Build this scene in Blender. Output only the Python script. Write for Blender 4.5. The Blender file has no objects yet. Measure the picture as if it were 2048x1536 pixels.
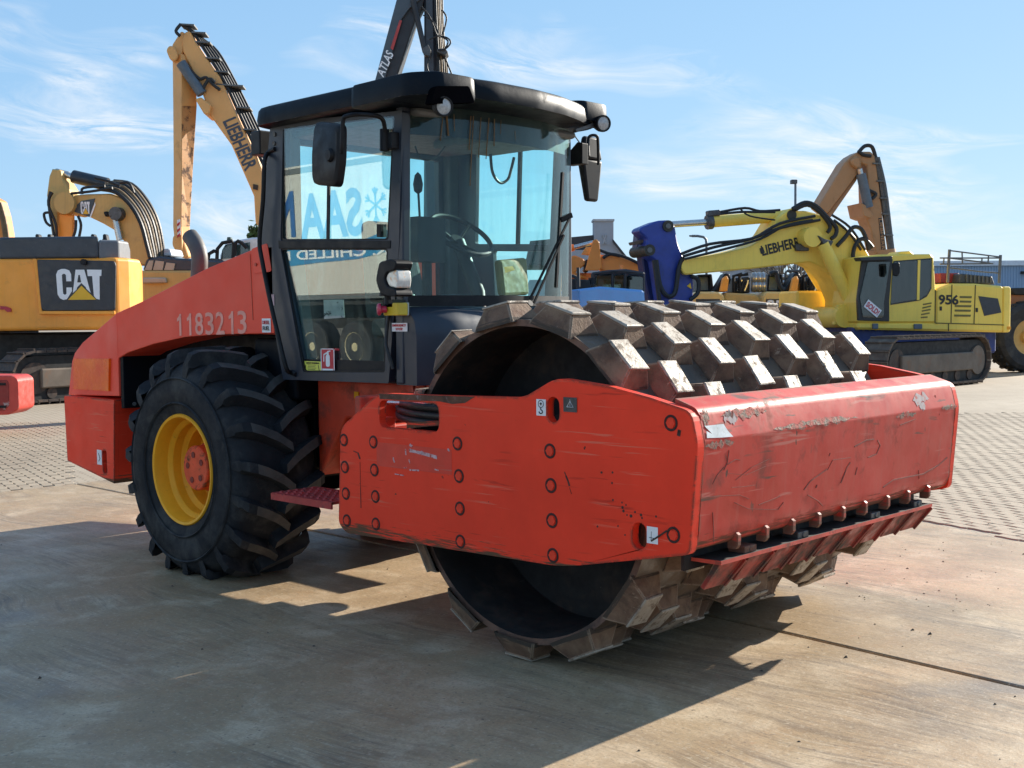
import bpy, bmesh, math, random
from mathutils import Vector, Matrix, geometry
SC = bpy.context.scene
COL = SC.collection
rad = math.radians
random.seed(7)
# ------------------------------------------------------------------ camera
CAM = Vector((3.7615, -5.034, 1.6052)); FPX = 2382.72
_yaw, _pit, _rol = rad(133.9027), rad(3.2539), rad(-.5778)
CF = Vector((math.cos(_yaw)*math.cos(_pit), math.sin(_yaw)*math.cos(_pit), -math.sin(_pit)))
_r = Vector((math.sin(_yaw), -math.cos(_yaw), 0)); _u = _r.cross(CF)
CR = _r*math.cos(_rol) + _u*math.sin(_rol)
CU = _u*math.cos(_rol) - _r*math.sin(_rol)
cd = bpy.data.cameras.new('camera'); co = bpy.data.objects.new('camera', cd); COL.objects.link(co)
co.matrix_world = Matrix(((CR.x, CU.x, -CF.x, CAM.x), (CR.y, CU.y, -CF.y, CAM.y), (CR.z, CU.z, -CF.z, CAM.z), (0, 0, 0, 1)))
cd.sensor_width = 36; cd.lens = FPX/2048*36; cd.clip_start = .1; cd.clip_end = 3000
SC.camera = co
# ------------------------------------------------------------------ light
SUN_TO = Vector((.17, 2.6, 1.0)).normalized()
SUN_EL = math.asin(SUN_TO.z); SUN_AZ = math.atan2(SUN_TO.x, SUN_TO.y)
sl = bpy.data.lights.new('sun', 'SUN'); sl.energy = 5.0; sl.angle = rad(.5); sl.color = (1, .93, .82)
so = bpy.data.objects.new('sun', sl); COL.objects.link(so); so.rotation_euler = SUN_TO.to_track_quat('Z', 'Y').to_euler()
so.location = (0, 30, 30)
SC.view_settings.view_transform = 'Standard'; SC.view_settings.look = 'None'
SC.view_settings.exposure = 1.15; SC.view_settings.gamma = 1
W = bpy.data.worlds.new('World'); SC.world = W; W.use_nodes = True

class NT:
    def __init__(s, tree): s.t = tree
    def n(s, typ, ins=None, **kw):
        nd = s.t.nodes.new(typ)
        for k, v in kw.items(): setattr(nd, k, v)
        for k, v in (ins or {}).items():
            sk = nd.inputs[k]
            if isinstance(v, bpy.types.NodeSocket): s.t.links.new(v, sk)
            else:
                if sk.type == 'RGBA' and isinstance(v, (tuple, list)) and len(v) == 3: v = (*v, 1)
                sk.default_value = v
        return nd
    def math(s, op, a, b=0, clamp=False):
        return s.n('ShaderNodeMath', {0: a, 1: b}, operation=op, use_clamp=clamp).outputs[0]
    def noise(s, vec, scale, detail=5, rough=.6, dist=0):
        return s.n('ShaderNodeTexNoise', {'Vector': vec, 'Scale': scale, 'Detail': detail, 'Roughness': rough, 'Distortion': dist}).outputs['Fac']
    def mapping(s, vec, scale=(1, 1, 1), rot=(0, 0, 0), loc=(0, 0, 0)):
        return s.n('ShaderNodeMapping', {'Vector': vec, 'Scale': scale, 'Rotation': rot, 'Location': loc}).outputs[0]
    def rng(s, v, a, b, c=0, d=1):
        return s.n('ShaderNodeMapRange', {'Value': v, 'From Min': a, 'From Max': b, 'To Min': c, 'To Max': d}).outputs[0]
    def mix(s, fac, a, b, mode='MIX'):
        nd = s.n('ShaderNodeMix', data_type='RGBA', blend_type=mode)
        for i, v in ((0, fac), (6, a), (7, b)):
            sk = nd.inputs[i]
            if isinstance(v, bpy.types.NodeSocket): s.t.links.new(v, sk)
            else: sk.default_value = (*v, 1) if isinstance(v, (tuple, list)) and len(v) == 3 else ((v, v, v, 1) if i > 0 else v)
        return nd.outputs[2]
    def sep(s, vec): return s.n('ShaderNodeSeparateXYZ', {0: vec}).outputs

w = NT(W.node_tree); W.node_tree.nodes.clear()
sky = w.n('ShaderNodeTexSky', sky_type='NISHITA', sun_disc=False, sun_elevation=SUN_EL, sun_rotation=SUN_AZ,
          altitude=20, air_density=.8, dust_density=.1, ozone_density=1.6)
dirv = w.n('ShaderNodeTexCoord').outputs['Generated']
d1 = w.mapping(dirv, (1, 1, 2.6), (rad(14), rad(-16), rad(47)))
warp = w.n('ShaderNodeTexNoise', {'Vector': d1, 'Scale': 2.2, 'Detail': 3}).outputs['Color']
d2 = w.n('ShaderNodeVectorMath', {0: d1, 1: w.n('ShaderNodeVectorMath', {0: warp, 'Scale': .42}, operation='SCALE').outputs[0]}, operation='ADD').outputs[0]
big = w.noise(w.mapping(d2, (1.6, 1.6, 2.4), loc=(10.7, 5.1, 1.4)), 1.5, 4, .55)
fine = w.noise(w.mapping(d2, (3, 3, 7)), 3.2, 9, .68, .6)
cl = w.math('MULTIPLY', w.rng(big, .53, .71), w.rng(fine, .38, .74))
cl = w.math('MULTIPLY', cl, w.rng(w.sep(dirv)[2], .0, .09))
sr = w.n('ShaderNodeSeparateColor', {0: sky.outputs[0]}).outputs      # soften the glare of the low sun, as the camera did
skyt = w.n('ShaderNodeCombineColor', {0: w.math('MULTIPLY', w.math('POWER', sr[0], .46), 1.66), 1: w.math('MULTIPLY', w.math('POWER', sr[1], .34), 2.66), 2: w.math('MULTIPLY', w.math('POWER', sr[2], .22), 4.2)}).outputs[0]
skyc = w.mix(w.math('MULTIPLY', cl, 1.7, True), skyt, (6.6, 6.7, 6.8))
bg = w.n('ShaderNodeBackground', {'Color': skyc, 'Strength': .070})
w.t.links.new(bg.outputs[0], w.n('ShaderNodeOutputWorld').inputs[0])

# ------------------------------------------------------------------ pixel helpers (photograph is 2048 x 1536)
def ray(x, y): return CF + CR*((x-1024)/FPX) + CU*((768-y)/FPX)
def atY(x, y, Y): d = ray(x, y); return CAM + d*((Y-CAM.y)/d.y)
def atX(x, y, X): d = ray(x, y); return CAM + d*((X-CAM.x)/d.x)
def atZ(x, y, Z): d = ray(x, y); return CAM + d*((Z-CAM.z)/d.z)
def xz(pts, Y): return [(p.x, p.z) for p in (atY(a, b, Y) for a, b in pts)]

# ------------------------------------------------------------------ materials
MATS = {}
def pbr(name, col, rough=.5, metal=0, var=.15, scale=5, col2=None, bump=0, bscale=40, dirt=None, edge=None, scratch=None, low=None,
        coat=0, spec=.5, streak=None, emit=None, rvar=.12):
    """procedural paint / metal / rubber: colour variation, dirt patches, worn edges, scratches, mud along the lower rim"""
    if name in MATS: return MATS[name]
    m = bpy.data.materials.new(name); m.use_nodes = True; t = NT(m.node_tree); m.node_tree.nodes.clear()
    tc = t.n('ShaderNodeTexCoord').outputs['Object']
    oi = t.n('ShaderNodeObjectInfo').outputs['Random']
    vec = t.n('ShaderNodeVectorMath', {0: tc, 1: t.n('ShaderNodeCombineXYZ', {0: t.math('MULTIPLY', oi, 37.0), 1: t.math('MULTIPLY', oi, 11.0), 2: 0.0}).outputs[0]}, operation='ADD').outputs[0]
    n1 = t.noise(vec, scale, 6, .62)
    dk = tuple(c*(1-var) for c in col) if col2 is None else col2
    lt = tuple(min(1, c*(1+var)) for c in col)
    c = t.mix(t.rng(n1, .3, .7), dk, lt)
    r = t.rng(t.noise(vec, scale*2.7, 4), .3, .7, max(.04, rough-rvar), min(1, rough+rvar))
    if streak:      # vertical run marks: (colour, amount)
        s = t.noise(t.mapping(vec, (22, 22, .8)), 1.0, 4, .6)
        c = t.mix(t.math('MULTIPLY', t.rng(s, .52, .75), streak[1]), c, streak[0])
    if dirt:        # (colour, low threshold, high threshold, scale)
        d = t.rng(t.noise(vec, dirt[3], 8, .68, .3), dirt[1], dirt[2])
        c = t.mix(d, c, dirt[0]); r = t.mix(d, r, .85)
    if scratch:     # list of (colour, mapping scale, rotation, threshold, width)
        for (sc_, ms, rot, th, wd) in scratch:
            s = t.noise(t.mapping(vec, ms, rot), 1.0, 3, .55, .35)
            g = t.rng(t.noise(vec, 2.3, 2), .42, .58)
            c = t.mix(t.math('MULTIPLY', t.rng(s, th, th+wd), g), c, sc_)
    if low:         # (colour, local z below which mud gathers, softness)
        zz = t.math('ADD', t.noise(t.mapping(vec, (3.5, 3.5, 60)), 1.0, 7, .72), t.math('MULTIPLY', t.math('SUBTRACT', low[1], t.sep(tc)[2]), low[2]))
        k = t.rng(zz, .52, .60)
        c = t.mix(k, c, low[0]); r = t.mix(k, r, .9)
    if edge:        # (colour, radius, threshold)
        bv = t.n('ShaderNodeBevel', {'Radius': edge[1]}, samples=4).outputs[0]
        gn = t.n('ShaderNodeNewGeometry').outputs['Normal']
        dt = t.n('ShaderNodeVectorMath', {0: bv, 1: gn}, operation='DOT_PRODUCT').outputs['Value']
        e = t.math('MULTIPLY', t.rng(dt, .985, .86), t.rng(t.noise(vec, 9, 6, .7), edge[2], edge[2]+.08))
        c = t.mix(e, c, edge[0]); r = t.mix(e, r, .75)
    ins = {'Base Color': c, 'Roughness': r, 'Metallic': metal, 'Coat Weight': coat, 'Coat Roughness': .15, 'Specular IOR Level': spec}
    if bump:
        ins['Normal'] = t.n('ShaderNodeBump', {'Strength': bump, 'Distance': .01, 'Height': t.noise(vec, bscale, 5, .65)}).outputs[0]
    if emit: ins['Emission Color'] = emit[0]; ins['Emission Strength'] = emit[1]
    b = t.n('ShaderNodeBsdfPrincipled', ins)
    m.node_tree.links.new(b.outputs[0], t.n('ShaderNodeOutputMaterial').inputs[0])
    MATS[name] = m
    return m

def glass(name, tint, f0=.06, rough=0.0, dust=.06):
    """thin tinted pane: tinted see-through plus a mirror share that grows towards grazing angles"""
    m = bpy.data.materials.new(name); m.use_nodes = True; t = NT(m.node_tree); m.node_tree.nodes.clear()
    tc = t.n('ShaderNodeTexCoord').outputs['Object']
    tr = t.n('ShaderNodeBsdfTransparent', {'Color': tint}).outputs[0]
    gl = t.n('ShaderNodeBsdfGlossy', {'Color': (1, 1, 1), 'Roughness': rough}).outputs[0]
    fc = t.n('ShaderNodeLayerWeight', {'Blend': .5}).outputs['Facing']
    fr = t.math('ADD', t.math('MULTIPLY', t.math('POWER', fc, 5.0), 1-f0), f0, True)
    a = t.n('ShaderNodeMixShader', {0: fr, 1: tr, 2: gl}).outputs[0]
    df = t.n('ShaderNodeBsdfDiffuse', {'Color': (.5, .48, .42)}).outputs[0]
    k = t.math('MULTIPLY', t.rng(t.noise(t.mapping(tc, (9, 9, 1.2)), 1.5, 6, .7), .42, .75), dust)
    b = t.n('ShaderNodeMixShader', {0: k, 1: a, 2: df}).outputs[0]
    m.node_tree.links.new(b, t.n('ShaderNodeOutputMaterial').inputs[0])
    MATS[name] = m
    return m

# ------------------------------------------------------------------ mesh helpers
def basis(d):
    d = Vector(d).normalized(); a = Vector((0, 0, 1)) if abs(d.z) < .9 else Vector((1, 0, 0))
    x = d.cross(a).normalized(); return x, d.cross(x).normalized(), d

class MB:
    def __init__(s): s.v = []; s.f = []; s.m = []
    def add(s, vs, fs, m=0):
        o = len(s.v); s.v += [Vector(p) for p in vs]; s.f += [tuple(i+o for i in f) for f in fs]; s.m += [m]*len(fs); return s
    def box(s, x0, x1, y0, y1, z0, z1, m=0):
        return s.add([(x0, y0, z0), (x1, y0, z0), (x1, y1, z0), (x0, y1, z0), (x0, y0, z1), (x1, y0, z1), (x1, y1, z1), (x0, y1, z1)],
                     [(3, 2, 1, 0), (4, 5, 6, 7), (0, 1, 5, 4), (1, 2, 6, 5), (2, 3, 7, 6), (3, 0, 4, 7)], m)
    def hexa(s, p, m=0):      # 8 corners: bottom ring then top ring
        return s.add(p, [(3, 2, 1, 0), (4, 5, 6, 7), (0, 1, 5, 4), (1, 2, 6, 5), (2, 3, 7, 6), (3, 0, 4, 7)], m)
    def bar(s, p0, p1, wd, ht, up=(0, 0, 1), m=0):
        p0, p1 = Vector(p0), Vector(p1); d = (p1-p0).normalized(); x = d.cross(Vector(up)).normalized()*(wd/2); z = x.cross(d).normalized()*(ht/2)
        return s.hexa([p0-x-z, p0+x-z, p1+x-z, p1-x-z, p0-x+z, p0+x+z, p1+x+z, p1-x+z], m)
    def prism(s, outer, axis, lo, hi, holes=(), m=0):
        """2D outline (with holes) extruded along an axis: 'y' takes (x,z), 'z' takes (x,y), 'x' takes (y,z)"""
        def P(a, h):
            return {'y': (a[0], h, a[1]), 'z': (a[0], a[1], h), 'x': (h, a[0], a[1])}[axis]
        loops = [list(outer)]+[list(h) for h in holes]
        flat = [p for l in loops for p in l]; n = len(flat)
        tri = geometry.tessellate_polygon([[Vector((p[0], p[1], 0)) for p in l] for l in loops])
        vs = [P(p, lo) for p in flat]+[P(p, hi) for p in flat]
        fs = [t for t in tri]+[tuple(i+n for i in reversed(t)) for t in tri] if holes else [tuple(range(n)), tuple(range(2*n-1, n-1, -1))]
        o = 0
        for l in loops:
            k = len(l)
            fs += [(o+i, o+(i+1) % k, n+o+(i+1) % k, n+o+i) for i in range(k)]
            o += k
        return s.add(vs, fs, m)
    def cyl(s, p0, p1, r0, r1=None, seg=16, m=0, caps=True):
        p0, p1 = Vector(p0), Vector(p1); r1 = r0 if r1 is None else r1; x, y, d = basis(p1-p0)
        vs = [p0+x*(r0*math.cos(a))+y*(r0*math.sin(a)) for a in (2*math.pi*i/seg for i in range(seg))]
        vs += [p1+x*(r1*math.cos(a))+y*(r1*math.sin(a)) for a in (2*math.pi*i/seg for i in range(seg))]
        fs = [(i, (i+1) % seg, seg+(i+1) % seg, seg+i) for i in range(seg)]
        if caps: fs += [tuple(range(seg-1, -1, -1)), tuple(range(seg, 2*seg))]
        return s.add(vs, fs, m)
    def tube(s, pts, r, seg=8, m=0, rs=None):
        pts = [Vector(p) for p in pts]; n = len(pts); vs = []; fs = []; prev = None
        for i, p in enumerate(pts):
            d = (pts[min(i+1, n-1)]-pts[max(i-1, 0)]).normalized()
            if prev is None: x, y, _ = basis(d)
            else:
                x = (prev-d*prev.dot(d)).normalized(); y = d.cross(x)
            prev = x; q = rs[i] if rs else r
            vs += [p+x*(q*math.cos(2*math.pi*k/seg))+y*(q*math.sin(2*math.pi*k/seg)) for k in range(seg)]
        for i in range(n-1):
            fs += [(i*seg+k, i*seg+(k+1) % seg, (i+1)*seg+(k+1) % seg, (i+1)*seg+k) for k in range(seg)]
        fs += [tuple(range(seg-1, -1, -1)), tuple(range((n-1)*seg, n*seg))]
        return s.add(vs, fs, m)
    def lathe(s, prof, o, d, seg=48, m=0, closed=False):
        """profile of (radius, distance along d) turned about the axis through o"""
        o = Vector(o); x, y, d = basis(d); vs = []; n = len(prof)
        for (r, h) in prof:
            vs += [o+d*h+x*(r*math.cos(2*math.pi*k/seg))+y*(r*math.sin(2*math.pi*k/seg)) for k in range(seg)]
        fs = []
        for i in range(n if closed else n-1):
            j = (i+1) % n
            fs += [(i*seg+k, i*seg+(k+1) % seg, j*seg+(k+1) % seg, j*seg+k) for k in range(seg)]
        return s.add(vs, fs, m)
    def xform(s, M):
        s.v = [M @ p for p in s.v]; return s
    def build(s, name, mats, parent=None, bevel=0, seg=2, smooth=False, angle=40, kind=None):
        lo = Vector((min(p.x for p in s.v), min(p.y for p in s.v), min(p.z for p in s.v)))
        hi = Vector((max(p.x for p in s.v), max(p.y for p in s.v), max(p.z for p in s.v)))
        c = (lo+hi)/2; c.z = lo.z
        me = bpy.data.meshes.new(name); me.from_pydata([p-c for p in s.v], [], s.f)
        for mt in (mats if isinstance(mats, (list, tuple)) else [mats]): me.materials.append(mt)
        me.polygons.foreach_set('material_index', s.m)
        bm = bmesh.new(); bm.from_mesh(me); bmesh.ops.recalc_face_normals(bm, faces=bm.faces); bm.to_mesh(me); bm.free()
        if smooth:
            me.polygons.foreach_set('use_smooth', [True]*len(me.polygons)); me.set_sharp_from_angle(angle=rad(angle))
        ob = bpy.data.objects.new(name, me); COL.objects.link(ob); place(ob, c, parent)
        if bevel:
            b = ob.modifiers.new('bevel', 'BEVEL'); b.width = bevel; b.segments = seg; b.limit_method = 'ANGLE'; b.angle_limit = rad(35); b.harden_normals = False
        if kind: ob['kind'] = kind
        return ob

WLOC = {}
def place(ob, world, parent):
    WLOC[ob.name] = Vector(world)
    if parent is not None:
        ob.parent = parent; ob.location = Vector(world)-WLOC[parent.name]
    else: ob.location = world
def thing(name, label, cat, loc=(0, 0, 0), group=None):
    o = bpy.data.objects.new(name, None); COL.objects.link(o); o.empty_display_size = .3; place(o, loc, None)
    return tag(o, label, cat, group)
def tag(o, label, cat, group=None, kind=None):
    o['label'] = label; o['category'] = cat
    if group: o['group'] = group
    if kind: o['kind'] = kind
    return o
def text(name, s, at, xdir, up, width, height, mat, parent, off=.012, shear=0, lift=.002, space=1.0):
    """flat lettering as a thin mesh, its block centred at 'at' and scaled to width x height"""
    cu = bpy.data.curves.new(name, 'FONT'); cu.body = s; cu.align_x = 'CENTER'; cu.align_y = 'CENTER'; cu.offset = off; cu.shear = shear; cu.space_character = space
    cu.extrude = .004; cu.resolution_u = 3
    tmp = bpy.data.objects.new('tmp', cu); COL.objects.link(tmp)
    dg = bpy.context.evaluated_depsgraph_get(); me = bpy.data.meshes.new_from_object(tmp.evaluated_get(dg))
    bpy.data.objects.remove(tmp); bpy.data.curves.remove(cu)
    xs = [v.co.x for v in me.vertices]; ys = [v.co.y for v in me.vertices]
    cx, cy = (max(xs)+min(xs))/2, (max(ys)+min(ys))/2; sx, sy = width/(max(xs)-min(xs)), height/(max(ys)-min(ys))
    X = Vector(xdir).normalized(); U = Vector(up); U = (U-X*U.dot(X)).normalized(); N_ = X.cross(U)
    at = Vector(at)
    for v in me.vertices: v.co = X*((v.co.x-cx)*sx)+U*((v.co.y-cy)*sy)+N_*(lift+v.co.z*.25)
    me.materials.clear(); me.materials.append(mat)
    ob = bpy.data.objects.new(name, me); COL.objects.link(ob); place(ob, at, parent); return ob
def arc_pts(cx, cy, r, a0, a1, n): return [(cx+r*math.cos(rad(a0+(a1-a0)*i/n)), cy+r*math.sin(rad(a0+(a1-a0)*i/n))) for i in range(n+1)]
def rrect(x0, x1, z0, z1, r, n=4):
    return arc_pts(x1-r, z1-r, r, 0, 90, n)+arc_pts(x0+r, z1-r, r, 90, 180, n)+arc_pts(x0+r, z0+r, r, 180, 270, n)+arc_pts(x1-r, z0+r, r, 270, 360, n)
def fillet(pts, r, n=4):
    """round the corners of an outline; r may be one number or one per corner"""
    out = []; k = len(pts)
    for i, p in enumerate(pts):
        q = r[i] if isinstance(r, (list, tuple)) else r
        p = Vector((p[0], p[1])); a = Vector(pts[i-1][:2])-p; b = Vector(pts[(i+1) % k][:2])-p
        q = min(q, a.length*.45, b.length*.45)
        if q <= 0: out.append((p.x, p.y)); continue
        s_, e_ = p+a.normalized()*q, p+b.normalized()*q
        for j in range(n+1):
            t = j/n; w_ = s_*(1-t)**2+p*(2*t*(1-t))+e_*t*t; out.append((w_.x, w_.y))
    return out
def smoothpts(pts, n=6):
    """Catmull-Rom through the points"""
    P = [Vector(p) for p in pts]; out = []
    for i in range(len(P)-1):
        a, b, c, d = P[max(i-1, 0)], P[i], P[i+1], P[min(i+2, len(P)-1)]
        for j in range(n):
            t = j/n; out.append(.5*((2*b)+(c-a)*t+(2*a-5*b+4*c-d)*t*t+(3*b-a-3*c+d)*t**3))
    return out+[P[-1]]
# ------------------------------------------------------------------ palette
RED = pbr('frame_red', (.92, .052, .020), .5, var=.12, scale=2.2, edge=((.10, .055, .035), .024, .44), low=((.14, .070, .036), .055, 3.2),
          scratch=[((.84, .14, .08), (2.0, 3, 46), (0, rad(4), 0), .63, .05), ((.58, .034, .015), (2.4, 3, 34), (0, rad(-5), 0), .63, .06),
                   ((.05, .025, .018), (26, 8, 26), (0, rad(28), 0), .74, .02)], coat=0, spec=.22)
REDP = pbr('bolt_red', (.85, .055, .022), .5, var=.15, scale=20, spec=.25)
REDB = pbr('beam_red', (.54, .052, .036), .46, var=.16, scale=2.6, col2=(.50, .030, .014), edge=((.20, .12, .08), .030, .42), low=((.17, .065, .04), .05, 4.0), dirt=((.30, .065, .045), .56, .70, 4.5), bump=.12, bscale=7,
           scratch=[((.15, .06, .04), (5, 2.4, 19), (rad(28), 0, 0), .63, .03), ((.58, .16, .12), (5, 1.6, 23), (rad(-14), 0, 0), .62, .05),
                    ((.10, .045, .03), (6, 12, 5), (rad(20), 0, 0), .70, .02)], streak=((.50, .10, .075), .5), spec=.3)
REDH = pbr('hood_red', (.90, .080, .042), .46, var=.10, scale=1.4, dirt=((.78, .11, .07), .60, .8, 3), spec=.25, edge=((.58, .18, .13), .010, .55))
REDC = pbr('chassis_red', (.55, .050, .018), .5, var=.2, scale=4, dirt=((.09, .04, .025), .52, .72, 5))
RUST = pbr('pad_rust', (.135, .074, .044), .82, var=.45, scale=9, dirt=((.235, .145, .085), .46, .64, 6), low=((.055, .038, .026), .006, 9.0), edge=((.33, .24, .165), .012, .40), bump=.35, bscale=60, scratch=[((.34, .25, .17), (40, 40, 6), (0, 0, rad(20)), .66, .05)])
PTOP = pbr('pad_worn_top', (.36, .305, .24), .6, metal=.15, var=.18, scale=9, dirt=((.17, .12, .08), .52, .62, 22), bump=.3, bscale=90)
SHELL = pbr('drum_shell', (.105, .078, .060), .5, metal=.35, var=.3, scale=6, dirt=((.17, .115, .075), .46, .68, 7), scratch=[((.30, .26, .22), (30, 4, 30), (0, 0, 0), .66, .05)], bump=.2)
DRIM = pbr('drum_rim', (.16, .085, .058), .55, metal=.2, var=.25, scale=8, dirt=((.07, .045, .035), .5, .7, 9))
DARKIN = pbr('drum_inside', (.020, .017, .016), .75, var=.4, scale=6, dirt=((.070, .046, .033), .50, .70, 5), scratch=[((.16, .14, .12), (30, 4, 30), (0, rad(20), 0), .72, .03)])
RUBTOP = pbr('tyre_lug_face', (.050, .046, .042), .8, var=.3, scale=8, dirt=((.10, .088, .072), .5, .75, 5), bump=.2, bscale=70)
RUBBER = pbr('tyre_rubber', (.016, .017, .020), .75, spec=.25, var=.3, scale=7, dirt=((.085, .080, .072), .50, .80, 3.5), bump=.15, bscale=70)
RIMY = pbr('rim_yellow', (.93, .40, .018), .5, var=.10, scale=6, dirt=((.45, .19, .03), .62, .75, 16), spec=.25)
CABP = pbr('cab_paint', (.020, .027, .042), .42, var=.2, scale=3, dirt=((.045, .050, .058), .58, .85, 4), rvar=.08)
ROOFP = pbr('roof_plastic', (.004, .007, .012), .42, spec=.10, var=.3, scale=3, dirt=((.014, .016, .020), .58, .80, 6), edge=((.20, .18, .16), .007, .54), bump=.05, rvar=.08)
BLACK = pbr('black_plastic', (.010, .010, .012), .5, spec=.25, var=.3, scale=5, dirt=((.035, .034, .032), .58, .8, 6))
FENDER = pbr('black_liner', (.006, .007, .010), .6, spec=.15, var=.3, scale=5)
HOSE = pbr('hose_rubber', (.014, .014, .015), .55, var=.4, scale=20)
STEEL = pbr('bare_steel', (.52, .51, .49), .28, metal=.9, var=.12, scale=12)
DSTEEL = pbr('dark_steel', (.10, .10, .10), .5, metal=.6, var=.3, scale=12, dirt=((.10, .07, .05), .55, .7, 14))
GREYP = pbr('grey_trim', (.12, .125, .125), .6, var=.15, scale=6)
SEATM = pbr('seat_cloth', (.075, .078, .080), .9, var=.2, scale=14, bump=.3, bscale=120)
WHITE = pbr('white_print', (.80, .80, .80), .5, var=.05, scale=12)
STICK = pbr('sticker_white', (.78, .78, .79), .45, var=.08, scale=20, dirt=((.45, .36, .30), .62, .75, 18))
REDPR = pbr('red_print', (.52, .015, .035), .45, var=.08, scale=9)
BLKPR = pbr('black_print', (.015, .015, .016), .5, var=.1, scale=9)
NUMP = pbr('faded_number', (.85, .34, .26), .6, var=.15, scale=9, dirt=((.55, .14, .10), .56, .66, 20))
LEMON = pbr('sticker_yellow', (.70, .68, .10), .45, var=.08, scale=12)
AMBER = pbr('amber_reflector', (.95, .17, .006), .25, var=.1, scale=6, col2=(.85, .055, .004), spec=.2)
ORNG = pbr('orange_lens', (.75, .20, .02), .2, var=.2, scale=15, coat=.5)
LENS = pbr('clear_lens', (.74, .70, .62), .18, var=.15, scale=40, coat=.7, dirt=((.72, .36, .12), .55, .66, 30))
LAMPG = pbr('lamp_lens', (.38, .39, .39), .25, var=.3, scale=60, coat=.6)
YELBOX = pbr('stop_box_yellow', (.72, .52, .035), .4, var=.1, scale=12)
GREYPIPE = pbr('exhaust_grey', (.095, .092, .086), .55, metal=.3, var=.18, scale=5, dirt=((.12, .10, .085), .56, .75, 7))
GLASS = glass('cab_glass', (.85, .99, .98), .022, 0, .04)
GLASSD = glass('door_glass', (.85, .99, .98), .10)
BGLASS = glass('far_glass', (.30, .42, .42), .08, .02, .1)
MIRR = pbr('mirror_silver', (.8, .8, .8), .04, metal=1, var=.02)

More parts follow.
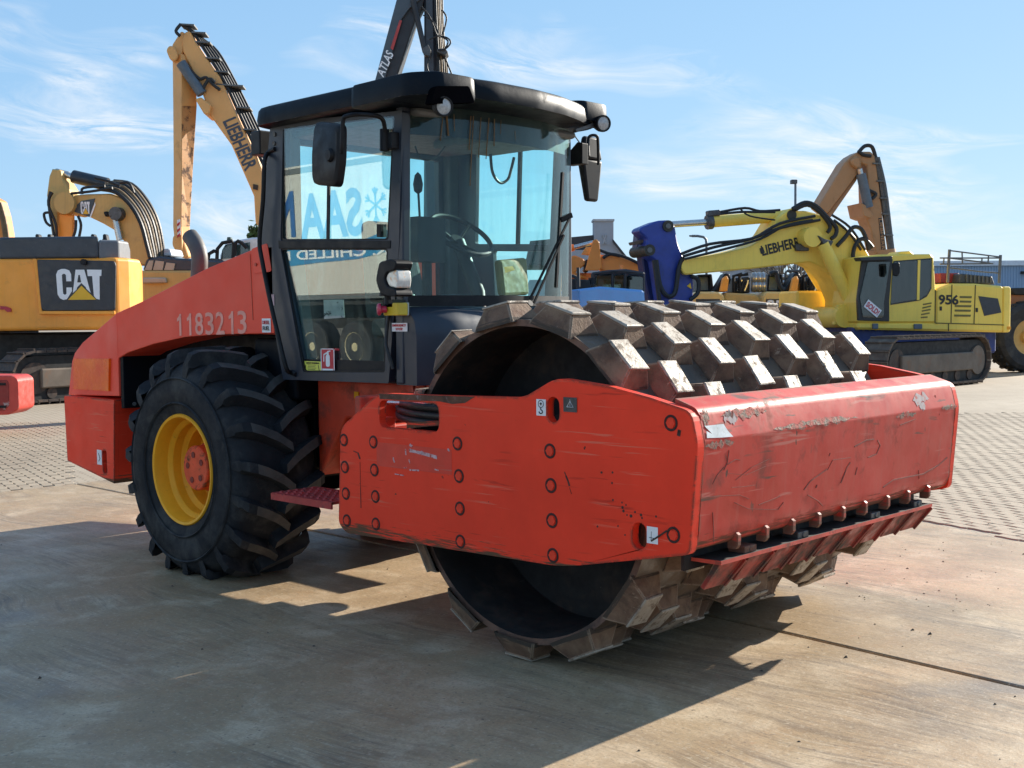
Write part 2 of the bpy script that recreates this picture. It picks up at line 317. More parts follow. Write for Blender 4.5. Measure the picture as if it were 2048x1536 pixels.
# ------------------------------------------------------------------ ground
def ground_mat(name, kind):
    m = bpy.data.materials.new(name); m.use_nodes = True; t = NT(m.node_tree); m.node_tree.nodes.clear()
    p = t.n('ShaderNodeNewGeometry').outputs['Position']
    if kind == 'concrete':
        a, b, c_, dk, tan = (.31, .212, .115), (.48, .345, .205), (.62, .49, .33), (.085, .062, .044), (.38, .215, .095)
        n1 = t.noise(p, .55, 7, .62, .4); n2 = t.noise(p, 2.3, 8, .66, .6)
        c = t.mix(t.rng(n1, .32, .68), a, b)
        c = t.mix(t.rng(n2, .50, .74), c, c_)
        c = t.mix(t.math('MULTIPLY', t.rng(t.noise(p, 1.1, 8, .7, 1.2), .52, .70), .62), c, tan)
        # swept tyre scrub arcs and straight drag marks
        wv = t.n('ShaderNodeVectorMath', {0: p, 1: t.n('ShaderNodeVectorMath', {0: t.n('ShaderNodeTexNoise', {'Vector': p, 'Scale': .45, 'Detail': 2}).outputs['Color'], 'Scale': .9}, operation='SCALE').outputs[0]}, operation='ADD').outputs[0]
        for (ms, rz, lo, hi, col, k) in (((1.1, 13, 1), 12, .50, .64, dk, .75), ((.8, 9, 1), -24, .52, .66, (.20, .14, .085), .75), ((1.6, 30, 1), 30, .54, .66, (.11, .085, .065), .75), ((2, 44, 1), -8, .54, .66, (.58, .46, .31), .8), ((.5, 6, 1), 48, .53, .68, (.19, .14, .095), .7), ((3, 90, 1), 20, .55, .66, (.10, .08, .06), .7), ((4, 70, 1), -30, .56, .66, (.56, .45, .31), .6)):
            s = t.noise(t.mapping(wv, ms, (0, 0, rad(rz))), 1.0, 9, .74, .0)
            g = t.rng(t.noise(p, .8, 3), .40, .62)
            c = t.mix(t.math('MULTIPLY', t.math('MULTIPLY', t.rng(s, lo, hi), g), k), c, col)
        c = t.mix(t.math('MULTIPLY', t.rng(t.noise(p, .9, 5, .6, .8), .60, .74), .7), c, (.19, .165, .14))
        c = t.mix(t.math('MULTIPLY', t.rng(t.noise(p, 34, 4, .55), .62, .70), .8), c, (.12, .09, .065))
        c = t.mix(t.math('MULTIPLY', t.rng(t.noise(p, 70, 4, .7), .48, .66), .5), c, (.20, .15, .10))
        c = t.mix(t.math('MULTIPLY', t.rng(t.noise(p, 45, 4, .7), .56, .68), .6), c, (.56, .46, .33))
        c = t.mix(t.math('MULTIPLY', t.rng(t.noise(p, 5, 8, .75), .50, .68), .55), c, (.24, .165, .10))
        c = t.mix(t.math('MULTIPLY', t.rng(t.noise(p, 9, 5, .7), .66, .73), .7), c, (.46, .20, .10))
        r = t.rng(t.noise(p, 1.3, 6, .7), .3, .7, .34, .68); h = t.math('ADD', t.math('MULTIPLY', n2, .5), t.noise(p, 30, 5, .7))
        bs, sp = .2, .35
    elif kind == 'paver':
        oi = t.n('ShaderNodeObjectInfo').outputs['Random']
        n1 = t.noise(p, .35, 6, .65, .5); n2 = t.noise(p, 7, 6, .7)
        c = t.mix(t.rng(n1, .35, .68), (.30, .235, .165), (.43, .345, .245))
        c = t.mix(t.math('MULTIPLY', t.rng(n2, .45, .75), .6), c, (.27, .205, .145))
        c = t.mix(t.math('MULTIPLY', oi, .4), c, (.25, .19, .135))
        c = t.mix(t.math('MULTIPLY', t.rng(t.noise(p, 24, 3, .5), .66, .72), .7), c, (.12, .10, .08))
        r = .8; h = t.noise(p, 40, 5, .7); bs, sp = .25, .3
    else:   # yard: block paving too far off to tell the blocks apart, and the sand in the joints
        q = t.mapping(p, (1, 1, 1), (0, 0, rad(-PAV_ANG)))
        zg = t.math('MULTIPLY', t.math('PINGPONG', t.sep(q)[0], .06), .55)
        row = t.math('FRACT', t.math('DIVIDE', t.math('ADD', t.sep(q)[1], zg), .104))
        ln = t.math('LESS_THAN', row, .13)
        n1 = t.noise(p, .12, 6, .65, .5); n2 = t.noise(p, 3, 7, .7)
        c = t.mix(t.rng(n1, .35, .68), (.30, .24, .17), (.42, .345, .255))
        c = t.mix(t.math('MULTIPLY', t.rng(n2, .45, .72), .6), c, (.26, .205, .15))
        dist = t.n('ShaderNodeVectorMath', {0: p, 1: tuple(CAM)}, operation='DISTANCE').outputs['Value']
        c = t.mix(t.math('MULTIPLY', ln, .55), c, (.12, .095, .07))
        r = .85; h = t.noise(p, 12, 5, .7); bs, sp = .2, .3
    b = t.n('ShaderNodeBsdfPrincipled', {'Base Color': c, 'Roughness': r, 'Specular IOR Level': sp,
            'Normal': t.n('ShaderNodeBump', {'Strength': bs, 'Distance': .01, 'Height': h}).outputs[0]})
    m.node_tree.links.new(b.outputs[0], t.n('ShaderNodeOutputMaterial').inputs[0])
    return m
PAV_ANG = -14.0
CONC = ground_mat('concrete', 'concrete'); PAVER = ground_mat('paver', 'paver'); YARD = ground_mat('yard_paving', 'yard')
JOINT = pbr('joint_bitumen', (.012, .010, .009), .8, var=.3)

mb = MB(); mb.add([(-1500, -600, -.016), (600, -600, -.016), (600, 1800, -.016), (-1500, 1800, -.016)], [(0, 1, 2, 3)])
gr = mb.build('ground', YARD, None, kind='structure')
JL = [(-7.46, .391), (-3.45, .357), (-2.41, .344), (.168, .221), (1.856, .08), (4.5, -.16), (12, -.9)]
ER = [(12, -.84), (.63, 3.334), (-.477, 3.74), (-7.62, 6.36)]
pad = MB(); pad.prism([(-7.40, -30), (12, -30)]+[(12, -.84)]+ER[1:]+[(-7.44, .39)], 'z', -.16, -.0175)
pad = pad.build('concrete_pad', JOINT, None, kind='structure')
def slab(poly):
    b = MB(); b.prism(poly, 'z', -.15, 0); return b.build('slab', CONC, pad, bevel=.008, seg=2)
slab([(-7.40, -30), (4.0, -30)]+[(4.0, -.115)]+[(x, y-.018) for x, y in reversed(JL[:5])])
slab([(4.03, -30), (12, -30), (12, -.92), (4.5, -.178), (4.03, -.118)])
slab([(x, y+.014) for x, y in JL[:5]]+[(4.0, -.09)]+[(4.0, 2.09)]+ER[1:])
slab([(4.03, -.09), (4.5, -.146), (11.9, -.87), (4.03, 2.08)])

# block paving beyond the pad: single blocks near the pad, the rest of the nearer field as one mesh
def block_mesh():
    L_, Wd, z = .196, .098, .03; zz = [0, .010, 0, -.010, 0]
    top = [(-L_/2+L_*i/4, -Wd/2+zz[i]) for i in range(5)]+[(L_/2-L_*i/4, Wd/2+zz[4-i]) for i in range(5)]
    b = MB(); n = len(top)
    ins = [(x*.965, y*.94) for x, y in top]
    b.add([(x, y, -z) for x, y in top]+[(x, y, -.006) for x, y in top]+[(x, y, 0) for x, y in ins],
          [(i, (i+1) % n, n+(i+1) % n, n+i) for i in range(n)]+[(n+i, n+(i+1) % n, 2*n+(i+1) % n, 2*n+i) for i in range(n)]+[tuple(range(2*n, 3*n))])
    return b
def in_pad(x, y):
    if x < -7.47: return False
    pts = list(reversed(ER))
    for (x0, y0), (x1, y1) in zip(pts, pts[1:]):
        if x0 <= x <= x1: return y < y0+(y1-y0)*(x-x0)/(x1-x0)+.06
    return True
bm_ = block_mesh(); pm = bpy.data.meshes.new('paver'); pm.from_pydata([tuple(p) for p in bm_.v], [], bm_.f); pm.materials.append(PAVER)
ca, sa = math.cos(rad(PAV_ANG)), math.sin(rad(PAV_ANG)); cand = []
for i in range(-115, 60):
    for j in range(-90, 160):
        u, v = i*.202+(j % 2)*.101, j*.104
        x, y = ca*u-sa*v, sa*u+ca*v
        if in_pad(x, y) or in_pad(x, y-.07) and x > -7.4: continue
        d = Vector((x, y, 0))-CAM; dz = d.dot(CF)
        if dz < 3: continue
        px, py = 1024+FPX*d.dot(CR)/dz, 768-FPX*d.dot(CU)/dz
        if -60 < px < 2110 and py < 1400 and dz < 19 and not (140 < px < 1380):
            cand.append((dz, x, y))
cand.sort(); yard = gr; rest = MB(); rr = random.Random(3)
for k, (dz, x, y) in enumerate(cand):
    M_ = Matrix.Translation((x, y, -.006+rr.uniform(-.002, .002))) @ Matrix.Rotation(rad(PAV_ANG+rr.uniform(-.6, .6)), 4, 'Z') @ Matrix.Rotation(rr.uniform(-.006, .006), 4, 'X')
    if k < 300:
        o = bpy.data.objects.new('paver', pm); COL.objects.link(o); o.parent = gr; o.matrix_local = Matrix.Translation(-WLOC[gr.name]) @ M_
    else: rest.add([M_ @ p for p in bm_.v], bm_.f)
if rest.v: rest.build('paver_field', PAVER, gr, kind='stuff')

# crumbs of soil and grit lying about
cr = MB(); rr = random.Random(11)
for k in range(300):
    x, y = rr.uniform(-6, 3.2), rr.uniform(-4.2, 4.5)
    if k < 170: x, y = rr.gauss(1.1, .9), rr.gauss(1.9, 1.0)
    s = rr.choice((.003, .004, .005, .006, .010)) * rr.uniform(.7, 1.3); z = s*.35
    vs = [(x+s*rr.uniform(.6, 1.3)*math.cos(a), y+s*rr.uniform(.6, 1.3)*math.sin(a), rr.uniform(.0, .002)) for a in (0, 1.25, 2.5, 3.8, 5)]
    cr.add(vs+[(x, y, s*rr.uniform(.6, 1.1))], [(i, (i+1) % 5, 5) for i in range(5)])
crm = cr.build('soil_crumbs', pbr('soil', (.085, .062, .045), .95, var=.4, scale=30), None, kind='stuff')
crm['label'] = 'dark crumbs of soil scattered over the concrete pad'; crm['category'] = 'soil crumbs'
# ------------------------------------------------------------------ the roller
YF, YD, RD, HP, SP, A0 = 1.2043, 1.0736, .7502, .0901, .2221, 73.47
ZC = RD+HP
roller = thing('road_roller', 'red padfoot road roller with black glazed cab parked on the concrete pad', 'road roller', (-2, 0, 0))

# --- drum with pad feet
b = MB(); o = (0, -YD, ZC); d = (0, 1, 0); Wd = 2*YD
b.lathe([(RD, 0), (RD, Wd)], o, d, 96, 0)
for h0, sgn in ((0, 1), (Wd, -1)):
    b.lathe([(RD, h0), (RD-.030, h0)], o, d, 96, 1)
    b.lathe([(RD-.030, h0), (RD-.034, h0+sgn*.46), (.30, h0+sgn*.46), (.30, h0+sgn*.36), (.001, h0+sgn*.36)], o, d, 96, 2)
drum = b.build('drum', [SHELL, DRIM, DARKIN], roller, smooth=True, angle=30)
b = MB()
def ring(lx, ly, z, bend=False): return [(-lx/2, -ly/2, z), (lx/2, -ly/2, z), (lx/2, ly/2, z), (-lx/2, ly/2, z)]
rings = [(.260, .206, -.022), (.244, .196, 0), (.170, .126, HP-.016), (.174, .130, HP-.010), (.171, .127, HP-.003), (.160, .116, HP)]
vs = []
for r_ in rings: vs += ring(*r_)
fs = []; ms = []
for i in range(len(rings)-1):
    fs += [(i*4+k, i*4+(k+1) % 4, (i+1)*4+(k+1) % 4, (i+1)*4+k) for k in range(4)]; ms += [1 if i >= 3 else 0]*4
k = 4*(len(rings)-1); fs.append((k, k+1, k+2, k+3)); ms.append(1)
pme = bpy.data.meshes.new('pad'); pme.from_pydata(vs, [], fs); pme.materials.append(RUST); pme.materials.append(PTOP); pme.polygons.foreach_set('material_index', ms)
bm = bmesh.new(); bm.from_mesh(pme); bmesh.ops.recalc_face_normals(bm, faces=bm.faces)
bmesh.ops.bevel(bm, geom=[e for e in bm.edges if e.calc_face_angle(0) > .3 and max(v.co.z for v in e.verts) < HP-.012 and min(v.co.z for v in e.verts) > -.03 and abs(e.verts[0].co.z-e.verts[1].co.z) > .02], offset=.006, segments=2, affect='EDGES')
bm.to_mesh(pme); bm.free()
pads = []; rj = random.Random(17)
for v_ in range(6):         # worn feet differ a little from one another
    m_ = pme.copy(); m_.name = 'pad'
    cor = {(sx, sy): Vector((rj.uniform(-.006, .004)*sx, rj.uniform(-.006, .004)*sy, -rj.uniform(0, .007))) for sx in (-1, 1) for sy in (-1, 1)}
    for v in m_.vertices:
        if v.co.z > .03:
            k_ = (v.co.z-.03)/.06; v.co += cor[(1 if v.co.x > 0 else -1, 1 if v.co.y > 0 else -1)]*k_
    pads.append(m_)
rr = random.Random(5)
for j in range(10):
    for k in range(13):
        th = rad(A0-360/13*k-360/39*(j % 3))
        o_ = bpy.data.objects.new('pad', rr.choice(pads)); COL.objects.link(o_); o_.parent = drum
        M_ = Matrix.Translation((RD*math.cos(th), (j-4.5)*SP, ZC+RD*math.sin(th))) @ Matrix.Rotation(math.pi/2-th, 4, 'Y') @ Matrix.Rotation(rr.uniform(-.012, .012), 4, 'Z')
        o_.matrix_local = Matrix.Translation(-WLOC[drum.name]) @ M_

# --- front frame: side plates, beam, crossmember
out = fillet(xz([(677, 1046), (692, 1066), (1125, 1134), (1380, 1110), (1396, 888), (1383, 823), (1300, 795), (1220, 773), (1113, 755), (1048, 795), (855, 790), (756, 786), (681, 856)], -YF),
             [.03, .04, .10, .03, .03, .04, 0, 0, .06, .05, 0, .08, .05])
def stadium(px0, py0, px1, py1):
    a, b2 = atY(px0, py0, -YF), atY(px1, py1, -YF); return rrect(a.x, b2.x, b2.z, a.z, (b2.x-a.x)*.49, 5)
a, b2 = atY(758, 800, -YF), atY(878, 865, -YF); win = rrect(a.x, b2.x, b2.z, a.z, .035)
holes = [win, stadium(1094, 793, 1119, 846), stadium(1264, 1043, 1293, 1101)]
sp = MB().prism(out, 'y', -YF, -YF+.045, holes).build('side_plate', RED, roller, bevel=.006)
fp = MB().prism(out, 'y', YF-.045, YF, holes[1:]).build('side_plate', RED, roller, bevel=.006)
# bolts of the near plate: countersunk ring and hexagon head
SEATB = pbr('bolt_recess', (.035, .008, .006), .7, var=.3, scale=30)
for q in [(688, 880), (690, 934), (692, 987), (694, 1041), (747, 884), (749, 940), (751, 993), (752, 1048), (915, 887), (918, 952), (920, 1017), (921, 1083), (1100, 902), (1102, 971), (1104, 1041), (1106, 1111), (1342, 846), (1347, 1070)]:
    p = atY(*q, -YF)
    b = MB()
    b.lathe([(.0335, -.0012), (.032, -.0026), (.0235, -.0022), (.023, .012)], (p.x, -YF, p.z), (0, 1, 0), 20, 1)
    b.cyl((p.x, -YF+.01, p.z), (p.x, -YF-.006, p.z), .0225, .0215, 6, 0)
    b.build('bolt', [REDP, SEATB], sp)
# plate decals
def decal(name, px0, py0, px1, py1, Y, mat, parent, t=.0015):
    a_, c_ = atY(px0, py0, Y), atY(px1, py1, Y)
    return MB().box(a_.x, c_.x, Y-t, Y, c_.z, a_.z).build(name, mat, parent), (a_.x+c_.x)/2, (a_.z+c_.z)/2, c_.x-a_.x, a_.z-c_.z
dd, cx, cz, w_, h_ = decal('lift_decal', 1073, 798, 1092, 832, -YF-.002, STICK, sp)
b = MB(); yy = -YF-.005
b.lathe([(.017, 0), (.014, 0)], (cx, yy, cz+h_*.22), (0, 1, 0), 20)
b.prism([(cx-.0035, cz+h_*.14), (cx+.0035, cz+h_*.14), (cx+.0035, cz+h_*.22), (cx+.009, cz+h_*.22), (cx, cz+h_*.32), (cx-.009, cz+h_*.22), (cx-.0035, cz+h_*.22)], 'y', yy-.0005, yy)
b.tube([(cx-.001, yy, cz-h_*.02), (cx-.001, yy, cz-h_*.12), (cx+.009, yy, cz-h_*.2), (cx+.010, yy, cz-h_*.3), (cx, yy, cz-h_*.38), (cx-.010, yy, cz-h_*.32), (cx-.011, yy, cz-h_*.25)], .0024, 5)
b.build('hook_symbol', BLKPR, dd)
dd, cx, cz, w_, h_ = decal('warning_decal', 1127, 794, 1154, 825, -YF-.002, pbr('decal_grey', (.055, .055, .055), .5, var=.3, scale=30, dirt=((.3, .3, .3), .62, .7, 40)), sp)
b = MB(); b.tube([(cx-.018, -YF-.004, cz-.010), (cx+.018, -YF-.004, cz-.010), (cx, -YF-.004, cz+.016), (cx-.018, -YF-.004, cz-.010)], .0012, 4)
b.tube([(cx, -YF-.004, cz+.022), (cx, -YF-.004, cz-.006)], .001, 4); b.build('warning_symbol', STICK, dd)
dd, cx, cz, w_, h_ = decal('tie_down_decal', 1294, 1052, 1316, 1089, -YF-.002, STICK, sp)
b = MB(); b.tube([(cx-.015, -YF-.004, cz-.01), (cx+.013, -YF-.004, cz-.012)], .0012, 4); b.tube([(cx-.006, -YF-.004, cz-.02), (cx-.004, -YF-.004, cz+.015)], .001, 4); b.build('tie_down_symbol', BLKPR, dd)
# traces of a removed sign: ghost rectangle and glue smears
dd, cx, cz, w_, h_ = decal('sign_ghost', 753, 884, 904, 950, -YF-.0006, pbr('ghost_red', (.74, .040, .018), .42, var=.12, scale=6, scratch=[((.55, .10, .07), (2, 3, 40), (0, 0, 0), .62, .05)]), sp, .0006)
b = MB(); GL = pbr('glue_smear', (.60, .40, .40), .7, var=.3, scale=40, dirt=((.46, .05, .03), .5, .6, 60))
for (x0, y0, x1, y1, r_) in ((820, 901, 845, 907, .010), (843, 906, 874, 915, .011), (820, 890, 825, 893, .008), (811, 900, 812, 910, .005), (786, 916, 789, 925, .005), (818, 920, 820, 927, .004), (820, 940, 838, 941, .005), (808, 936, 813, 935, .003), (790, 948, 808, 951, .003), (870, 939, 877, 941, .004), (896, 899, 899, 902, .006)):
    a_, c_ = atY(x0, y0, -YF-.0020), atY(x1, y1, -YF-.0020); b.cyl((a_.x, -YF-.0012, a_.z), (a_.x, -YF-.0020, a_.z), r_, r_*.9, 8); b.bar(a_, c_, .0012, r_*1.5, (0, 0, 1))
b.build('glue_smears', GL, sp, kind='stuff')
# rust-bare band along the top rear edge of the plate
BAND = pbr('rust_band', (.115, .050, .028), .85, var=.4, scale=18, dirt=((.23, .15, .13), .56, .66, 16))
p0 = xz([(758, 787.5), (950, 793.5), (930, 806), (905, 808), (880, 803), (760, 798)], -YF)
MB().prism(p0, 'y', -YF-.0012, -YF).build('rust_patch', BAND, sp)
# gouges in the paint
b = MB(); GO = pbr('gouge', (.045, .025, .018), .8, var=.4, scale=30)
def gouge(b, pts, Y, r_):
    q = [atY(x, y, Y) for x, y in pts]
    for i in range(len(q)-1):
        t0 = r_*(1-abs(2*i/(len(q)-1)-1)*.6); b.bar(q[i], q[i+1], .0016, t0)
gouge(b, [(1129, 944), (1132, 952), (1136, 962), (1139, 972)], -YF-.0006, .010); gouge(b, [(1139, 975), (1143, 988)], -YF-.0006, .005)
gouge(b, [(707, 902), (716, 906), (720, 918)], -YF-.0006, .010); gouge(b, [(720, 924), (721, 975), (722, 1016)], -YF-.0006, .004)
gouge(b, [(1349, 1054), (1333, 1062), (1317, 1073), (1302, 1082)], -YF-.004, .009)
gouge(b, [(1357, 866), (1359, 860), (1357, 872)], -YF-.0006, .016)
for (x, y, r_) in ((1203, 945, .007), (1225, 945, .006), (1226, 1000, .006), (1224, 966, .006), (1244, 1005, .005), (1245, 1015, .008), (1247, 1022, .008), (1252, 1010, .005), (1262, 1032, .009), (1270, 1024, .006), (1282, 1030, .008), (1284, 1036, .006), (1236, 1052, .005), (1195, 1053, .006), (1250, 1070, .005), (1254, 1030, .005), (1312, 1033, .006)):
    p = atY(x, y, -YF); b.cyl((p.x, -YF+.001, p.z), (p.x, -YF-.001, p.z), r_, r_*.7, 7)
b.build('paint_chips', GO, sp, kind='stuff')

bk = atY(1351, 797, -YF+.05)
sec = [(bk.x, bk.z), (1.045, 1.233), (1.076, 1.108), (1.046, .72), (1.025, .672), (.985, .655), (.90, .66), (bk.x, .90)]
beam = MB().prism(fillet(sec, [.0, .030, .006, .05, .03, .02, 0, 0], 5), 'y', -YF+.049, YF-.049).build('front_beam', REDB, roller, bevel=0, smooth=True, angle=25)
# scraped bare patches along the bends of the beam
SCR = pbr('scraped_metal', (.17, .115, .085), .75, metal=.1, var=.45, scale=22, dirt=((.42, .10, .075), .47, .56, 26), bump=.5, bscale=80)
PRIM = pbr('bare_primer', (.33, .27, .27), .7, var=.2, scale=20, dirt=((.45, .09, .07), .54, .62, 25))
rr = random.Random(21)
def patch(b, ya, yb, za, zb, n=14, jag=.3):
    """ragged patch on the beam's front, following its section"""
    def X(z):
        return 1.076-(1.108-z)*.0773 if z < 1.108 else 1.076-(z-1.108)*.248
    top = []; bot = []
    for i in range(n+1):
        y = ya+(yb-ya)*i/n; e = math.sin(math.pi*min(1, max(0, i/n)))**.5
        h = (zb-za); zt = (za+zb)/2+h/2*e*(1-jag*rr.random()); zl = (za+zb)/2-h/2*e*(1-jag*1.6*rr.random())
        top.append((y, zt)); bot.append((y, zl))
    for i in range(n):
        (y0, a0_), (y1, a1_) = bot[i], bot[i+1]; (_, c0), (_, c1) = top[i], top[i+1]
        for lo, hi in ((.6, 1.108), (1.108, 1.3)):
            q = [(y0, min(max(a0_, lo), hi)), (y1, min(max(a1_, lo), hi)), (y1, max(lo, min(c1, hi))), (y0, max(lo, min(c0, hi)))]
            if q[3][1]-q[0][1] > 1e-5 or q[2][1]-q[1][1] > 1e-5:
                b.add([(X(z)+.0012, y, z) for y, z in q], [(0, 1, 2, 3)])
def pp(x, y): p = atX(x, y, 1.07); return p.y, p.z
b = MB()
for (x0, y0, x1, y1, h) in ((1408, 895, 1468, 882, .022), (1545, 862, 1715, 832, .026), (1790, 835, 1830, 826, .022), (1880, 818, 1912, 811, .018), (1448, 836, 1540, 820, .030), (1408, 838, 1425, 836, .05)):
    (ya, za), (yb, zb) = pp(x0, y0), pp(x1, y1); zz = (za+zb)/2; b = MB(); patch(b, ya, yb, zz-h, zz+h, 22, .7); b.build('scraped_patch', SCR, beam)
b = MB()
for (x0, y0, x1, y1, h) in ((1452, 838, 1478, 838, .04), (1828, 800, 1860, 798, .045), (1838, 812, 1850, 812, .03)):
    (ya, za), (yb, zb) = pp(x0, y0), pp(x1, y1); zz = (za+zb)/2; b = MB(); patch(b, ya, yb, zz-h, zz+h, 10, .6); b.build('bare_patch', PRIM, beam)
GOB = pbr('gouge_brown', (.24, .065, .045), .75, var=.5, scale=26)
def sc(pts, wd):
    b = MB(); wd *= .5
    for (x0, y0), (x1, y1) in zip(pts, pts[1:]):
        p, q = atX(x0, y0, 1.06), atX(x1, y1, 1.06)
        f_ = lambda p: Vector((1.076-(1.108-p.z)*.0773 if p.z < 1.108 else 1.076-(p.z-1.108)*.248, p.y, p.z))+Vector((.0012, 0, 0))
        b.bar(f_(p), f_(q), wd, .002, (1, 0, 0))
    b.build('gouge_mark', GOB, beam)
for pts, wd in (([(1453, 900), (1451, 925), (1445, 940)], .008), ([(1424, 968), (1432, 950), (1445, 934)], .006), ([(1452, 928), (1468, 918), (1476, 920)], .006), ([(1610, 980), (1622, 962), (1654, 938)], .010),
                ([(1684, 966), (1694, 935), (1700, 925)], .013), ([(1735, 915), (1752, 908), (1758, 890), (1752, 880)], .011), ([(1706, 893), (1730, 880), (1745, 878)], .012), ([(1712, 950), (1715, 935)], .012), ([(1404, 995), (1440, 992), (1480, 990), (1500, 998)], .004), ([(1520, 1010), (1545, 1000), (1562, 993)], .006),
                ([(1618, 990), (1640, 1002), (1650, 1012)], .008), ([(1463, 975), (1490, 973), (1510, 970)], .004), ([(1428, 1025), (1432, 1060), (1434, 1085)], .007), ([(1840, 940), (1842, 958)], .006), ([(1770, 975), (1790, 960), (1815, 955), (1850, 948), (1880, 930), (1896, 915)], .012), ([(1655, 940), (1664, 920), (1700, 915)], .005), ([(1634, 976), (1636, 970)], .012), ([(1656, 912), (1658, 906)], .009), ([(1795, 850), (1815, 842), (1826, 838)], .008), ([(1870, 790), (1874, 830)], .003), ([(1470, 960), (1500, 935), (1535, 918)], .004), ([(1440, 945), (1490, 950), (1530, 932)], .003), ([(1570, 1005), (1560, 1020), (1500, 1018), (1470, 1005)], .004)):
    sc(pts, wd)
# torn paper label near the top corner
q = [(1412, 876), (1414, 862), (1424, 868), (1412, 852), (1432, 850), (1450, 848), (1456, 862), (1464, 873), (1440, 875)]
pl = [atX(x, y, 1.071) for x, y in q]
fx = lambda p: 1.076-(p.z-1.108)*.248+.0022
b = MB(); b.add([(fx(p), p.y, p.z) for p in pl], [tuple(range(len(pl)))]); b.build('torn_label', pbr('torn_paper', (.62, .66, .66), .8, var=.2, scale=25, dirt=((.45, .36, .25), .6, .7, 30)), beam)
# lugs under the beam, scraper bar, teeth
for x, y in ((1474, 1077), (1531, 1063), (1584, 1048), (1636, 1036), (1685, 1025), (1729, 1014), (1774, 1001), (1815, 989), (1855, 978)):
    p = atX(x, y, 1.04)
    b = MB(); b.prism([(1.040, .705), (1.053, .695), (1.052, .650), (1.040, .634), (1.0, .634), (1.0, .66)], 'y', p.y-.011, p.y+.011); b.build('lug', REDB, beam, bevel=.0015)
pn, pf = atX(1425, 1114, 1.03), atX(1858, 1003, 1.03); zb = .592
MB().box(.885, .90, -1.05, 1.05, .55, .70).build('gap_shade_plate', DARKIN, roller)  # added dark filler plate, painting in the shade of the gap under the beam
bar = MB(); bar.hexa([(.90, -1.0, .585), (1.048, -1.0, zb-.005), (1.048, pf.y, zb-.005), (.90, pf.y, .585), (.90, -1.0, .600), (1.048, -1.0, zb+.012), (1.048, pf.y, zb+.012), (.90, pf.y, .600)])
bar.m = [0, 1, 0, 0, 0, 0]
bar = bar.build('scraper_bar', [pbr('bar_red', (.60, .075, .045), .6, var=.3, scale=8, dirt=((.14, .07, .05), .54, .66, 9)), pbr('bar_grime', (.030, .022, .018), .8, var=.4, scale=9)], roller)
for x, y in ((1500, 1094), (1605, 1062), (1750, 1020), (1835, 1000)):
    p = atX(x, y, 1.03); b = MB(); b.box(.95, 1.035, p.y-.045, p.y+.045, .602, .632); b.cyl((1.04, p.y, .616), (1.02, p.y, .616), .014, .014, 6); b.build('clamp', DSTEEL if x != 1500 else REDB, bar, bevel=.004)
TOOTH = pbr('tooth_red', (.30, .026, .015), .6, var=.3, scale=8, dirt=((.06, .042, .032), .44, .62, 9), edge=((.40, .20, .14), .006, .3))
for j in range(11):
    yc = (j-5)*SP+.0
    if yc < -1.12 or yc > 1.12: continue
    y0, y1 = max(yc-.085, -1.0), min(yc+.085, 1.03)
    if y1-y0 < .06: continue
    b = MB(); b.hexa([(.925, y0, .475), (.945, y0, .465), (.945, y1-.03, .465), (.925, y1-.03, .475), (1.0, y0, .586), (1.030, y0, .586), (1.030, y1, .586), (1.0, y1, .586)])
    b.bar((1.032, y1+.004, .580), (.945, y1-.026, .462), .010, .022, (1, 0, 0))
    b.build('scraper_tooth', TOOTH, bar, bevel=.002)
# rear crossmember of the drum frame and hoses behind the window in the plate
cm = MB(); cm.box(-.96, -.865, -YF+.12, YF-.05, .70, 1.02); cm.box(-1.11, -.96, -YF+.05, YF-.05, .56, 1.05); cm.box(-1.11, -1.06, -YF+.05, YF-.05, 1.05, 1.20); cm.box(-.96, -.86, -YF+.05, -YF+.12, .56, 1.10); cm.build('crossmember', REDC, roller, bevel=.01)
for i, (z, r_) in enumerate(((1.165, .018), (1.128, .019), (1.092, .019))):
    MB().tube(smoothpts([(-1.05, -.9, z+.02), (-.86, -1.06, z+.008), (-.70, -1.115, z), (-.5, -1.118, z-.004), (-.30, -1.115, z-.006), (-.12, -1.11, z-.05), (.0, -1.11, z-.2)]), r_, 10).build('hose', HOSE, roller, smooth=True)
MB().tube(smoothpts([(-.95, -1.08, 1.17), (-.7, -1.10, 1.175), (-.55, -1.11, 1.185), (-.42, -1.115, 1.195), (-.30, -1.12, 1.19)]), .012, 8).build('hose', STEEL, roller, smooth=True)
MB().hexa([(-.70, -1.155, 1.055), (-.45, -1.155, 1.085), (-.45, -1.10, 1.085), (-.70, -1.10, 1.075), (-.70, -1.155, 1.083), (-.45, -1.155, 1.105), (-.45, -1.10, 1.11), (-.70, -1.10, 1.088)]).build('bracket', RED, roller)
# drum suspension carriers between the plate and the drum
for s in (-1, 1):
    b = MB(); b.cyl((0, s*(YF-.05), ZC), (0, s*(YD-.36), ZC), .17, .20, 24); b.box(-.22, .22, s*(YF-.05) if s < 0 else YF-.09, -YF+.09 if s < 0 else YF-.05, ZC-.25, ZC+.25)
    b.build('drum_carrier', DARKIN, roller)

